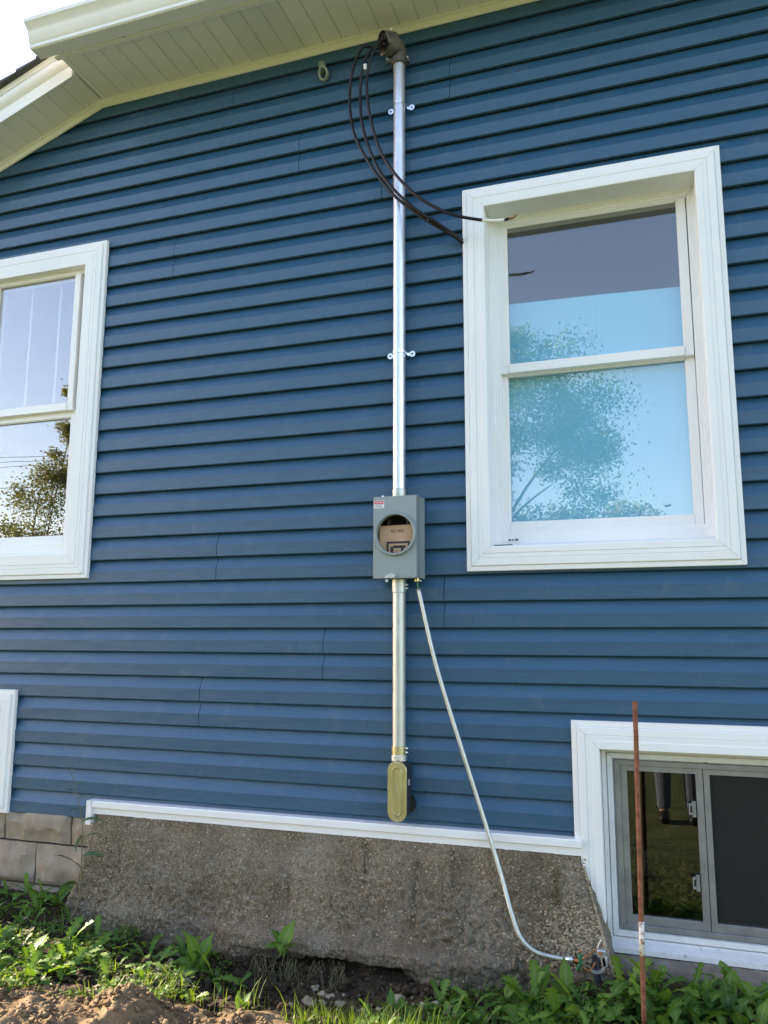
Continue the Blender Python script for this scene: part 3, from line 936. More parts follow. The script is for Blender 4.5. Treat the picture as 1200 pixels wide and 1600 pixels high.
# left roof: shingle courses seen edge-on along the rake
xx = XL-.5; q = 0
while xx < -2.86:
    x2 = min(xx+.13, -2.845)
    f = lambda x: 3.751+(x+2.827)*SLOPE
    z1_ = .156; z2_ = .172
    V = [(xx-.01, -.318, f(xx)+z1_-.004), (x2+.02, -.318, f(x2)+z1_+.004), (x2+.02, -.318, f(x2)+z1_+.010), (xx-.01, -.318, f(xx)+z2_),
         (xx-.01, 4.9, f(xx)+z1_-.004), (x2+.02, 4.9, f(x2)+z1_+.004), (x2+.02, 4.9, f(x2)+z1_+.010), (xx-.01, 4.9, f(xx)+z2_)]
    roof_part('shingle_course', V, [(0, 1, 2, 3), (4, 7, 6, 5), (3, 2, 6, 7), (0, 4, 5, 1), (0, 3, 7, 4), (1, 5, 6, 2)], M_SHING, roof)
    xx += .13; q += 1
for k in range(32):     # main roof courses above the gutter
    y0 = -.42+k*.135; z0 = 3.895+(y0+.42)*.42
    V = [(-2.86, y0, z0), (XR+.2, y0, z0), (XR+.2, y0+.15, z0+.045), (-2.86, y0+.15, z0+.045), (-2.86, y0, z0+.014), (XR+.2, y0, z0+.014), (XR+.2, y0+.15, z0+.05), (-2.86, y0+.15, z0+.05)]
    roof_part('shingle_course', V, [(0, 1, 2, 3), (4, 7, 6, 5), (0, 4, 5, 1), (3, 2, 6, 7), (0, 3, 7, 4), (1, 5, 6, 2)], M_SHING, roof)

# ------------------------------------------------------------ things inside the windows
fs = empty('blue_foam_sheet', (-.2, .21, 1.2))
tag(fs, 'light blue sheet covering the inside of the right double hung window', 'insulation sheet')
def sheet(xa, xb, za, zb0, zb1, y):
    V = [(xa, y, za), (xb, y, za), (xb, y, zb1), (xa, y, zb0), (xa, y+.012, za), (xb, y+.012, za), (xb, y+.012, zb1), (xa, y+.012, zb0)]
    o = mesh('sheet_panel', V, [(0, 1, 2, 3), (4, 7, 6, 5), (0, 3, 7, 4), (1, 5, 6, 2), (2, 6, 7, 3), (0, 4, 5, 1)], M_FILM); fix_normals(o)
    o.parent = fs; o.matrix_parent_inverse = Matrix.Translation(-fs.location); return o
sheet(-.645, -.194, 1.16, 2.319, 2.310, .196)
sheet(-.1936, .240, 1.16, 2.310, 2.296, .196)
vb = empty('vertical_strips', (-3.2, .15, 2.8))  # upright strips for the pale streaks in the upper pane
tag(vb, 'white vertical strips set behind the left window glass', 'blind')
for xx in (-3.33, -3.13, -3.53):
    mb = MB(); mb.box(xx, xx+.013, .098, .101, 1.98, 2.765)
    o = mb.build('upright_strip', M_STRIP); o.parent = vb; o.matrix_parent_inverse = Matrix.Translation(-vb.location)

# ------------------------------------------------------------ electrical service
class Thing:
    def __init__(s, name, loc, label, cat, group=None):
        s.o = empty(name, loc); tag(s.o, label, cat, group); s.inv = Matrix.Translation(-Vector(loc))
    def add(s, o, parent=None):
        o.parent = parent or s.o
        o.matrix_parent_inverse = s.inv if parent is None else Matrix.Identity(4)
        return o
def cyl(mb, p, q, r, seg=20): return mb.tube([p, q], r, seg)
PX = -1.060; PY = -.042; PR = .0282
def screw(p, d, r=.006, l=.012, mat=None):
    mb = MB(); p = Vector(p); d = Vector(d).normalized()
    mb.tube([p, p+d*l*.45], r*.55, 10); mb.tube([p+d*l*.45, p+d*l*.55, p+d*l], [r, r, r*.75], 10)
    o = mb.build('screw', mat or M_BRIGHT); smooth_by_angle(o); return o
def collar_part(name, z0, z1, r, mat, x=PX, y=PY, groove=True):
    mb = MB(); h = z1-z0
    zs = [z0, z0+.002, z0+h*.35, z0+h*.36, z0+h*.40, z0+h*.41, z1-.002, z1]
    rs = [r-.0012, r, r, r-.0015, r-.0015, r, r, r-.0012]
    mb.tube([(x, y, z) for z in zs], rs, 28)
    o = mb.build(name, mat); smooth_by_angle(o, 30); return o
mast = Thing('service_mast', (PX, PY, 1.37), 'upper galvanized steel conduit rising from the grey meter box to the weatherhead', 'conduit')
o = MB().tube([(PX, PY, 1.405), (PX, PY, 2.4), (PX, PY, 3.515)], PR, 32).build('pipe', M_GALV); smooth_by_angle(o); mast.add(o)
mast.add(collar_part('connector', 1.366, 1.412, PR+.003, M_GALV2))
def strap(z):
    s = bpy.data.objects.new('strap', None); col.objects.link(s); mast.add(s)
    mb = MB(); n = 20; V = []; w = .014
    R1 = PR+.0006; R2 = PR+.0028
    path = [(-.046, .037)]+[(-R1-.001, .034)]+[(R1*math.cos(a), -R1*math.sin(a)) for a in [math.pi-math.pi*i/n for i in range(n+1)]]+[(R1+.001, .034), (.046, .037)]
    out = [(-.046, .0345)]+[(-R2-.001, .0315)]+[(R2*math.cos(a), -R2*math.sin(a)) for a in [math.pi-math.pi*i/n for i in range(n+1)]]+[(R2+.001, .0315), (.046, .0345)]
    for (a, b), (c, d) in zip(path, out):
        V += [(PX+a, PY+b, z-w/2), (PX+a, PY+b, z+w/2), (PX+c, PY+d, z+w/2), (PX+c, PY+d, z-w/2)]
    F = []
    for i in range(len(path)-1):
        for k in range(4):
            F.append((i*4+k, i*4+(k+1) % 4, (i+1)*4+(k+1) % 4, (i+1)*4+k))
    o = mesh('strap_band', V, F, M_BRIGHT); fix_normals(o); o.parent = s
    for sg in (-1, 1):       # round ear with a screw hole
        mb = MB(); cx = PX+sg*.053; yy = PY+.034; r = .0145; hr = .0048; V = []; n = 20
        for y in (yy, yy-.0022):
            for rr in (hr, r):
                for i in range(n): V.append((cx+rr*math.cos(2*math.pi*i/n), y, z+rr*math.sin(2*math.pi*i/n)))
        F = []
        for i in range(n):
            j = (i+1) % n
            F += [(2*n+i, 2*n+j, 3*n+j, 3*n+i), (n+i, n+j, 3*n+j, 3*n+i), (i, j, 2*n+j, 2*n+i), (i, j, n+j, n+i)]
        o = mesh('strap_ear', V, F, M_BRIGHT); fix_normals(o); o.parent = s
        mb = MB(); mb.tube([(cx, PY+.036, z), (cx, PY+.0335, z)], hr*.98, 12); o = mb.build('screw_hole', M_BLKPL); o.parent = s
strap(3.300); strap(2.050)
# weatherhead
wh = bpy.data.objects.new('weatherhead', None); col.objects.link(wh); mast.add(wh)
def wpt(o): o.parent = wh; return o
Cn = Vector((PX-.050, PY-.055, 3.600))         # centre of the insulator disc
nd = Vector((-.72, -.62, -.30)).normalized()
path = spline([(PX, PY, 3.520), (PX, PY, 3.545), (PX-.002, PY, 3.572), (PX-.018, PY-.020, 3.594), tuple(Cn)], 5)
rad = [.033, .033, .033, .033, .033, .033, .034, .035, .037, .039, .041, .043, .045, .047, .049, .050, .051, .052, .0525, .052, .052]
mb = MB(); mb.tube(path, rad[:len(path)], 28)
o = mb.build('hood_body', M_CAST); smooth_by_angle(o, 50); wpt(o)
# hood brim: overhanging band around upper half of the opening
e1 = nd.cross(Vector((0, 0, 1))).normalized(); e2 = e1.cross(nd).normalized()
if e2.z < 0: e2 = -e2
V = []; n = 26
for t_, rr in ((-.050, .052), (.016, .060), (.018, .0565), (-.045, .048)):
    for i in range(n+1):
        a = -math.pi*.16+math.pi*1.32*i/n
        V.append(Cn+nd*t_+(e1*math.cos(a)+e2*math.sin(a))*rr)
F = []
for k in range(4):
    k2 = (k+1) % 4
    for i in range(n): F.append((k*(n+1)+i, k*(n+1)+i+1, k2*(n+1)+i+1, k2*(n+1)+i))
F += [(0, n+1, 2*(n+1), 3*(n+1)), (n, 2*n+1, 3*n+2, 4*n+3)]
o = mesh('hood_brim', V, F, M_CAST); fix_normals(o); smooth_by_angle(o, 40); wpt(o)
mb = MB(); mb.tube([Cn-nd*.004, Cn+nd*.006, Cn+nd*.010], [.050, .050, .046], 28); o = mb.build('insulator_disc', M_BLKPL); smooth_by_angle(o); wpt(o)
mb = MB()
for i in range(7):
    a = i*.9; p = Cn+(e1*math.cos(a)+e2*math.sin(a))*.031
    mb.tube([p+nd*.009, p+nd*.015, p+nd*.016], [.0095, .0095, .007], 12)
o = mb.build('knockout_plug', M_BLACK); smooth_by_angle(o); wpt(o)
mb = MB(); mb.tube([(PX, PY, 3.514), (PX, PY, 3.518), (PX, PY, 3.546), (PX, PY, 3.550)], [.0365, .039, .039, .036], 28)
o = mb.build('clamp_collar', M_CAST); smooth_by_angle(o, 30); wpt(o)
mb = MB(); mb.box(PX+.028, PX+.052, PY-.010, PY+.010, 3.520, 3.542); mb.box(PX-.056, PX-.030, PY-.028, PY-.008, 3.522, 3.544)
o = mb.build('clamp_ear', M_CAST, None, False, .003); wpt(o)
wpt(screw((PX+.044, PY-.010, 3.531), (.3, -1, 0), .006, .016)); wpt(screw((PX-.046, PY-.028, 3.533), (-.3, -1, -.1), .006, .016))
p0 = Cn-nd*.030+(-e1*.61+e2*.79)*.060
wpt(screw(p0, (-e1*.61+e2*.79), .005, .008))

# three service cables
def cable(pts, label, r=.0072, off=0, tail=None):
    P = spline(pts, 10)
    t = Thing('service_cable', tuple(P[0]), label, 'cable', 'cables looping from the weatherhead')
    o = MB().tube(P, r, 12).build('cable_jacket', M_BLACK, None, True); t.add(o)
    return t, P
s1 = Cn+nd*.008
c1, _ = cable([s1+e1*.02+e2*.008, s1+nd*.05+e1*.02, (-1.215, -.15, 3.565), (-1.272, -.125, 3.475), (-1.293, -.105, 3.37), (-1.289, -.10, 3.26), (-1.262, -.10, 3.135), (-1.181, -.10, 2.969), (-1.069, -.105, 2.800), (-.930, -.10, 2.663), (-.825, -.075, 2.590), (-.785, -.040, 2.568), (-.754, -.004, 2.548)],
      'outermost black cable of the loop left of the mast, ending at the window casing')
c2, _ = cable([s1-e1*.004-e2*.012, s1+nd*.045-e2*.02, (-1.180, -.15, 3.535), (-1.222, -.13, 3.44), (-1.233, -.12, 3.345), (-1.224, -.12, 3.198), (-1.181, -.12, 3.039), (-1.110, -.122, 2.884), (-.985, -.12, 2.726), (-.860, -.100, 2.624), (-.80, -.052, 2.588), (-.754, -.003, 2.562)],
      'middle black cable of the loop, ending low on the window casing')
c3, P3 = cable([s1-e1*.022-e2*.002, s1+nd*.045-e1*.03-e2*.012, (-1.160, -.165, 3.495), (-1.182, -.16, 3.41), (-1.185, -.16, 3.34), (-1.171, -.16, 3.210), (-1.129, -.16, 3.036), (-1.059, -.16, 2.892), (-.943, -.16, 2.743), (-.824, -.155, 2.650), (-.737, -.15, 2.607), (-.636, -.14, 2.577)],
      'innermost black cable with a white taped bare copper end in front of the window')
o = MB().tube(spline([P3[-2], (-.636, -.14, 2.577), (-.59, -.137, 2.569), (-.548, -.135, 2.566)], 6), .0076, 12).build('white_tape_band', M_WTAPE, None, True); c3.add(o)
o = MB().tube([(-.549, -.135, 2.566), (-.535, -.135, 2.568), (-.528, -.135, 2.570)], .0062, 10).build('cable_end', M_BLACK, None, True); c3.add(o)
for k in range(5):
    a = k*1.25; dy, dz = .003*math.cos(a), .003*math.sin(a)
    o = MB().tube(spline([(-.530, -.135+dy, 2.570+dz), (-.515, -.135+dy*1.5, 2.568+dz), (-.502+.003*k, -.134+dy*2, 2.573+.002*k)], 4), .0013, 6).build('copper_strand', M_COPPER, None, True); c3.add(o)
o = MB().box(-1.206, -1.192, -.1495, -.141, 3.450, 3.478).build('tape_flag', M_WTAPE); c3.add(o)
o = MB().tube([(-.903, -.100, 2.648), (-.893, -.100, 2.641)], .0083, 12).build('tape_wrap', M_BLKPL, None, True); c1.add(o)

# meter socket -------------------------------------------------------
bx0, bx1, bz0, bz1, by0, by1 = -1.157, -.955, 1.011, 1.369, -.118, -.004
ms = Thing('meter_socket', (-1.056, -.06, bz0), 'grey steel meter box with an open round socket showing a cardboard insert', 'meter box')
CX, CZ, RO, RI = -1.0535, 1.2015, .0945, .0835
n = 48; V = []; F = []
def circ(r, y): return [(CX+r*math.cos(2*math.pi*i/n), y, CZ+r*math.sin(2*math.pi*i/n)) for i in range(n)]
V += circ(RI, by0)
outer = []
for i in range(n):
    a = 2*math.pi*i/n; c, s_ = math.cos(a), math.sin(a)
    tx = ((bx1-.003 if c > 0 else bx0+.003)-CX)/c if abs(c) > 1e-6 else 1e9
    tz = ((bz1 if s_ > 0 else bz0)-CZ)/s_ if abs(s_) > 1e-6 else 1e9
    t_ = min(tx, tz); outer.append((CX+c*t_, by0, CZ+s_*t_))
V += outer
F += [(i, (i+1) % n, n+(i+1) % n, n+i) for i in range(n)]
for cx, cz in ((bx0+.003, bz0), (bx1-.003, bz0), (bx1-.003, bz1), (bx0+.003, bz1)):
    k = min(range(n), key=lambda i: (V[n+i][0]-cx)**2+(V[n+i][2]-cz)**2)
    V[n+k] = (cx, by0, cz)
k = len(V)
V += [(x, by0+.022, z) for x, y, z in V[n:2*n]]
F += [(n+i, n+(i+1) % n, k+(i+1) % n, k+i) for i in range(n)]
o = mesh('front_cover', V, F, M_BOX); fix_normals(o); smooth_by_angle(o, 30); ms.add(o)
# ring flange
V = []; rp = [(RI, by0+.012), (RI, by0-.012), (RI+.003, by0-.016), (RO-.003, by0-.016), (RO, by0-.012), (RO, by0+.001)]
for r_, y in rp: V += circ(r_, y)
F = [(a*n+i, a*n+(i+1) % n, (a+1)*n+(i+1) % n, (a+1)*n+i) for a in range(len(rp)-1) for i in range(n)]
o = mesh('socket_ring', V, F, M_BOX); fix_normals(o); smooth_by_angle(o, 30); ms.add(o)
mb = MB(); q = .0015
mb.box(bx0, bx0+q, by0+.006, by1, bz0+.002, bz1-.002); mb.box(bx1-q, bx1, by0+.006, by1, bz0+.002, bz1-.002)
mb.box(bx0+q, bx1-q, by0+.023, by1, bz0+.002, bz0+.002+q); mb.box(bx0+q, bx1-q, by0+.023, by1, bz1-.002-q, bz1-.002); mb.box(bx0+q, bx1-q, by1-q, by1, bz0+.004, bz1-.004)
ms.add(mb.build('back_box', M_BOX))
mb = MB(); mb.box(bx0-.002, bx1+.003, by1-.012, by1-.008, bz1-.002, bz1+.003); mb.box(bx1, bx1+.004, by1-.012, by1-.008, bz0+.002, bz1-.002)
ms.add(mb.build('box_flange', M_BOX))
mb = MB(); mb.box(bx1-.001, bx1+.0008, by0+.024, by0+.027, bz0+.004, bz1-.004); ms.add(mb.build('side_seam', M_DARK))
# cardboard insert
cy = -.078
card = mesh('cardboard_insert', [(-1.139, cy, 1.105), (-.968, cy, 1.105), (-.968, cy, 1.2475), (-1.139, cy, 1.2445), (-1.139, cy+.003, 1.105), (-.968, cy+.003, 1.105), (-.968, cy+.003, 1.2475), (-1.139, cy+.003, 1.2445)],
    [(0, 1, 2, 3), (4, 7, 6, 5), (2, 6, 7, 3), (0, 3, 7, 4), (1, 5, 6, 2)], M_CARD); fix_normals(card); ms.add(card)
def bars(rects):
    mb = MB()
    for a, b, c, d in rects: mb.box(a, b, cy-.0012, cy-.0002, c, d)
    return mb
o = bars([(-1.106, -1.097, 1.10, 1.174), (-1.097, -1.000, 1.165, 1.174), (-1.009, -1.000, 1.10, 1.1648),
          (-1.088, -1.076, 1.10, 1.152), (-1.0758, -1.019, 1.145, 1.156), (-1.040, -1.029, 1.10, 1.1448)]).build('printed_frame_lines', M_INK); ms.add(o)
def text(name, body, size, loc, mat, extr_=.0003, align='CENTER', rot=(R(90), 0, 0), sx=1):
    cu = bpy.data.curves.new(name, 'FONT'); cu.body = body; cu.size = size; cu.align_x = align; cu.extrude = extr_; cu.resolution_u = 3
    tmp = bpy.data.objects.new('tmp', cu); col.objects.link(tmp)
    dg = bpy.context.evaluated_depsgraph_get()
    me = bpy.data.meshes.new_from_object(tmp.evaluated_get(dg))
    bpy.data.objects.remove(tmp); me.materials.clear()
    o = link(name, me, mat); o.location = loc; o.rotation_euler = rot; o.scale.x = sx
    return o
o = text('printed_letters', 'GL18X', .0205, (-1.0565, cy-.0008, 1.2135), M_INK); ms.add(o)
# contact jaws inside, seen in the dark top of the socket
for xx in (-1.108, -1.020):
    mb = MB(); mb.box(xx, xx+.008, -.060, -.03, 1.245, 1.31); mb.box(xx-.004, xx+.012, -.05, -.031, 1.262, 1.275)
    ms.add(mb.build('contact_jaw', M_CAST))
mb = MB(); mb.box(bx0+.003, bx1-.003, -.0250, -.020, bz0+.008, bz1-.008); ms.add(mb.build('inner_base', M_DARK))
# warning label
mb = MB(); mb.box(-1.152, -1.105, by0-.0008, by0-.0001, 1.318, 1.3515); st = mb.build('warning_label', M_STICK); ms.add(st)
mb = MB(); mb.box(-1.1505, -1.1065, by0-.0013, by0-.0009, 1.3365, 1.3500); o = mb.build('red_band', M_RED); ms.add(o)
o = text('label_lettering', 'WARNING', .0095, (-1.1285, by0-.0015, 1.3400), M_STICK, .0001); ms.add(o)
mb = MB()
for k in range(4): mb.box(-1.149, -1.110-.006*(k % 2), by0-.0013, by0-.0009, 1.3325-.0038*k, 1.3338-.0038*k)
ms.add(mb.build('label_small_print', M_INK))
ms.add(screw((-1.124, by0+.040, bz1-.001), (0, 0, 1), .007, .012))
# cover latch at the bottom of the cover
mb = MB()
V = [(-1.100, by0-.002, bz0), (-1.046, by0-.002, bz0), (-1.046, by0-.002, bz0+.012), (-1.058, by0-.002, bz0+.018), (-1.072, by0-.002, bz0+.020), (-1.092, by0-.002, bz0+.010)]
V += [(x, y-.010, z) for x, y, z in V]
o = mesh('cover_latch', V, [tuple(range(6)), tuple(range(11, 5, -1))]+[(i, (i+1) % 6, 6+(i+1) % 6, 6+i) for i in range(6)], M_GALV2); fix_normals(o); ms.add(o)
ms.add(screw((-1.054, by0-.012, bz0+.009), (0, -1, 0), .007, .007)); ms.add(screw((-1.087, by0-.006, bz0-.012), (0, -1, 0), .008, .012, M_GALV2))

# lower conduit and conduit body ---------------------------------------
lc = Thing('lower_conduit', (PX, PY, .004), 'lower galvanized conduit from the meter box down to the yellow conduit body', 'conduit')
o = MB().tube([(PX, PY, .270), (PX, PY, .6), (PX, PY, .985)], PR, 32).build('pipe', M_GALV2); smooth_by_angle(o); lc.add(o)
lc.add(collar_part('connector', .952, 1.012, PR+.0035, M_GALV2)); lc.add(collar_part('connector', .262, .305, PR+.0035, M_YZINC))
lc.add(collar_part('lock_ring', .243, .268, PR+.006, M_BRIGHT))
for zz in (.985, .970): lc.add(screw((PX+.030, PY-.012, zz), (1, -.35, 0), .0045, .016))
for zz in (.297, .280): lc.add(screw((PX+.030, PY-.012, zz), (1, -.35, 0), .0045, .016))
cb = bpy.data.objects.new('conduit_body', None); col.objects.link(cb); lc.add(cb)
def stadium(cx, z0, z1, r, y, n=14, dip=0):
    P = []
    for i in range(n+1):
        a = math.pi*i/n; P.append((cx+r*math.cos(a), y, z1-r+r*math.sin(a)))
    for i in range(n+1):
        a = math.pi+math.pi*i/n; P.append((cx+r*math.cos(a), y, z0+r+r*math.sin(a)))
    return P
def loft(name, loops, mat, par, cap0=True, cap1=True):
    V = []; n = len(loops[0])
    for l in loops: V += l
    F = [(a*n+i, a*n+(i+1) % n, (a+1)*n+(i+1) % n, (a+1)*n+i) for a in range(len(loops)-1) for i in range(n)]
    if cap0: F.append(tuple(range(n)))
    if cap1: F.append(tuple((len(loops)-1)*n+i for i in range(n-1, -1, -1)))
    o = mesh(name, V, F, mat); fix_normals(o); smooth_by_angle(o, 35); o.parent = par; return o
BXc = -1.0535
loft('body_shell', [stadium(BXc, .012, .243, .037, -.006), stadium(BXc, .010, .245, .0385, -.03), stadium(BXc, .008, .246, .0395, -.082), stadium(BXc, .006, .247, .0405, -.086)], M_DKCAST, cb)
loft('body_cover', [stadium(BXc, .003, .249, .0415, -.0865), stadium(BXc, .003, .249, .0415, -.0905), stadium(BXc, .005, .247, .0395, -.093),
     stadium(BXc, .026, .227, .0225, -.093), stadium(BXc, .029, .224, .0195, -.0985), stadium(BXc, .032, .221, .0165, -.0985), stadium(BXc, .035, .218, .0135, -.0935)], M_YZINC, cb)
for zz in (.240, .011):
    o = screw((BXc, -.093, zz), (0, -1, 0), .005, .004); o.parent = cb
o = mesh('cover_rib', [(BXc-.008, -.0932, .022), (BXc+.008, -.0932, .022), (BXc, -.0932, .004), (BXc, -.0972, .018)], [(0, 1, 3), (1, 2, 3), (2, 0, 3)], M_YZINC); o.parent = cb
o = text('embossed_marks', 'LB 200', .0125, (BXc+.0045, -.0937, .125), M_GALV2, .0012, 'CENTER', (R(90), R(-90), 0)); o.parent = cb
mb = MB(); mb.box(BXc+.0395, BXc+.041, -.055, -.048, .148, .172); o = mb.build('side_mark', M_STICK); o.parent = cb
mb = MB(); mb.tube([(BXc+.022, -.02, .066), (BXc+.022, -.001, .066)], .036, 24); o = mb.build('rear_hub', M_BLKPL); smooth_by_angle(o); o.parent = cb

# grounding conduit -----------------------------------------------------
gc = Thing('grounding_conduit', (-.34, -.15, -.42), 'thin steel conduit slanting from the meter box to the ground clamp', 'conduit')
GP = spline([(-.968, -.056, .968), (-.894, -.058, .655), (-.788, -.060, .319), (-.686, -.066, .012), (-.622, -.090, -.17), (-.581, -.125, -.285), (-.545, -.146, -.362), (-.49, -.152, -.405), (-.41, -.150, -.419), (-.352, -.150, -.419)], 10)
o = MB().tube(GP, .0088, 20).build('conduit_tube', M_GALV2, None, True); gc.add(o)
o = MB().tube([(-.375, -.150, -.419), (-.372, -.150, -.419), (-.352, -.150, -.419), (-.35, -.150, -.419)], [.0095, .0115, .0115, .0095], 20).build('end_coupling', M_BRIGHT); smooth_by_angle(o); gc.add(o)
o = MB().tube(spline([(-.966, -.056, .960), (-.972, -.056, .985), (-.974, -.058, 1.015)], 5), .0042, 10).build('green_wire', M_GREEN, None, True); gc.add(o)
o = MB().tube([(-.974, -.058, .998), (-.974, -.058, 1.013)], .012, 16).build('box_connector', M_YZINC); smooth_by_angle(o); gc.add(o)
gc.add(screw((-.962, -.062, 1.001), (1, -.6, 0), .005, .010))
clamp = Thing('ground_clamp', (-.28, -.14, -.45), 'copper and grey ground clamp at the foot of the basement window trim', 'clamp')
o = MB().tube([(-.350, -.150, -.419), (-.338, -.150, -.420), (-.330, -.150, -.421)], [.0105, .0125, .0105], 16).build('copper_ferrule', M_COPPER); smooth_by_angle(o); clamp.add(o)
o = MB().tube(spline([(-.335, -.152, -.450), (-.3245, -.156, -.43), (-.3235, -.156, -.405), (-.325, -.154, -.392)], 6), .0068, 12).build('green_wire', M_GREEN, None, True); clamp.add(o)
o = MB().tube([(-.325, -.154, -.392), (-.3255, -.153, -.380)], .003, 8).build('copper_wire', M_COPPER, None, True); clamp.add(o)
for i, (a, b, c) in enumerate((((-.33, -.150, -.425), (-.30, -.165, -.395), (-.262, -.150, -.370)), ((-.33, -.145, -.43), (-.29, -.160, -.445), (-.262, -.145, -.40)), ((-.262, -.150, -.372), (-.255, -.150, -.355), (-.247, -.146, -.338)))):
    o = MB().tube(spline([a, b, c], 6), .0028, 8).build('copper_wire', M_COPPER if i < 2 else M_GALV2, None, True); clamp.add(o)
V = []; n = 18
for k, (r1, r2) in enumerate(((.034, .034),)):
    for t_ in (-.010, .010):
        for rr in (.026, .036):
            for i in range(n+1):
                a = -math.pi*.72+math.pi*1.0*i/n
                V.append((-.268+rr*math.cos(a), -.150+t_, -.418+rr*math.sin(a)))
m1 = n+1; F = []
for i in range(n):
    F += [(i, i+1, m1+i+1, m1+i), (2*m1+i, 2*m1+i+1, 3*m1+i+1, 3*m1+i), (m1+i, m1+i+1, 3*m1+i+1, 3*m1+i), (i, i+1, 2*m1+i+1, 2*m1+i)]
F += [(0, m1, 3*m1, 2*m1), (n, m1+n, 3*m1+n, 2*m1+n)]
o = mesh('clamp_jaw', V, F, M_GALV); fix_normals(o); smooth_by_angle(o, 40); clamp.add(o)
mb = MB(); mb.box(-.262, -.232, -.162, -.138, -.398, -.370); mb.box(-.248, -.226, -.160, -.140, -.428, -.392)
o = mb.build('clamp_block', M_GALV, None, False, .004); clamp.add(o)
clamp.add(screw((-.252, -.163, -.380), (.2, -1, .2), .007, .014, M_COPPER))
o = MB().tube([(-.270, -.14, -.40), (-.268, -.14, -.418), (-.266, -.14, -.56)], .014, 16).build('buried_pipe_stub', M_DKCAST); smooth_by_angle(o); clamp.add(o)

# pale green hook on the siding
hk = Thing('wire_insulator', (-1.472, 0, 3.55), 'small pale green porcelain loop fixed to the siding under the soffit', 'insulator')
loft('insulator_neck', [[(-1.482+r_*math.cos(a), -.010-r_*.9*math.sin(a)-.004, z) for a in [2*math.pi*i/18 for i in range(18)]] for z, r_ in ((3.658, .010), (3.655, .017), (3.645, .0195), (3.628, .018), (3.610, .017), (3.604, .020))], M_GINS, hk.o)
hk.o.children[0].matrix_parent_inverse = hk.inv
V = []; n = 22; k2 = 8
for i in range(n):
    a = 2*math.pi*i/n; c = Vector((-1.470+.0215*math.cos(a), -.020-.010*math.sin(a), 3.585+.030*math.sin(a)))
    ou = Vector((math.cos(a), 0, math.sin(a)))
    for j in range(k2):
        b = 2*math.pi*j/k2; V.append(c+ou*.0065*math.cos(b)+Vector((0, -1, 0))*.014*math.sin(b))
F = [(i*k2+j, i*k2+(j+1) % k2, ((i+1) % n)*k2+(j+1) % k2, ((i+1) % n)*k2+j) for i in range(n) for j in range(k2)]
o = mesh('insulator_loop', V, F, M_GINS, None, True); fix_normals(o); hk.add(o)
hk.add(screw((-1.472, -.002, 3.583), (0, -1, 0), .011, .010, M_DKCAST))

# rusty rod in front of the basement window
ROD_Y = -.40
rod = Thing('ground_rod', (-.100, ROD_Y, -.62), 'rusty iron rod with a white painted band standing before the basement window', 'rod')
ra, rb_ = Vector((-.101, ROD_Y-.01, -.62)), Vector((-.0835, ROD_Y, .540))
def rp_(t): return ra+(rb_-ra)*t
pts = [rp_(i/40)+Vector((.0008*mnoise.noise(Vector((i*.6, 0, 0))), 0, 0)) for i in range(41)]
o = MB().tube(pts, [.0084+.0006*mnoise.noise(Vector((i*2.1, 3, 0))) for i in range(40)]+[.0096], 14).build('rod_shaft', M_RUST, None, True); rod.add(o)
def mk_band():
    m, t, b = new_mat('worn_white_paint')
    n = noise(t, coords(t), 45, 5, .7)
    t.links.new(ramp(t, n, [(.42, (.24, .12, .07)), (.48, (.62, .58, .52)), (.8, (.74, .70, .66))]), b.inputs['Base Color']); b.inputs['Roughness'].default_value = .8
    return m
fz = lambda z: (z+.62)/(1.16)
o = MB().tube([rp_(fz(-.285)), rp_(fz(-.24)), rp_(fz(-.178))], .0093, 14).build('painted_band', mk_band(), None, True); rod.add(o)

# ------------------------------------------------------------ weeds
def leaf_mesh(name, L, W, kind, curl, seed, n=11, fold=.25, twist=0.0):
    rnd = random.Random(seed); V = []; F = []
    p = Vector((0, 0, 0)); ang = 0
    pts = []
    for i in range(n+1):
        t = i/n
        if kind == 'lobed':
            base = math.sin(math.pi*min(1, t**.62*1.0))*.5+.06
            base = (.10+.95*t**.9)*(1-max(0, (t-.72)/.28)**2.0)
            tooth = (1.12 if i % 2 else .52) if .12 < t < .88 else 1
            w = W*.5*base*tooth*(.9+.2*rnd.random())
        elif kind == 'dock':
            w = W*.5*max(.06, math.sin(math.pi*min(1, max(0, (t-.12)/.88))**.8))*(.93+.14*rnd.random())
        else:
            w = W*.5*math.sin(math.pi*(.08+.92*t)**.8)
        if i == n: w = .0004
        if t < .13 and kind != 'small': w = W*.05
        pts.append((Vector(p), w, ang))
        ang += curl/n*(1+.6*t)
        p = p+Vector((math.sin(ang)*0+math.cos(ang)*L/n, 0, -math.sin(ang)*L/n))
    for i, (q, w, a) in enumerate(pts):
        tw = twist*i/n
        upv = Vector((math.sin(a), 0, math.cos(a))); sv = Vector((0, math.cos(tw), math.sin(tw)))
        wav = .12*W*math.sin(i*1.9+seed)
        sl = -.18*L/n if kind == 'lobed' and i % 2 else 0
        V += [q+sv*w+upv*(w*fold+wav*.3)+Vector((sl, 0, 0)), q, q-sv*w+upv*(w*fold-wav*.3)+Vector((sl, 0, 0))]
    for i in range(n):
        a = i*3
        F += [(a, a+1, a+4, a+3), (a+1, a+2, a+5, a+4)]
    me = bpy.data.meshes.new(name); me.from_pydata([tuple(v) for v in V], [], F); me.update()
    for pl in me.polygons: pl.use_smooth = True
    at = me.attributes.new('rib', 'FLOAT', 'POINT')
    at.data.foreach_set('value', [1.0 if i % 3 == 1 else 0.0 for i in range(len(V))])
    return me
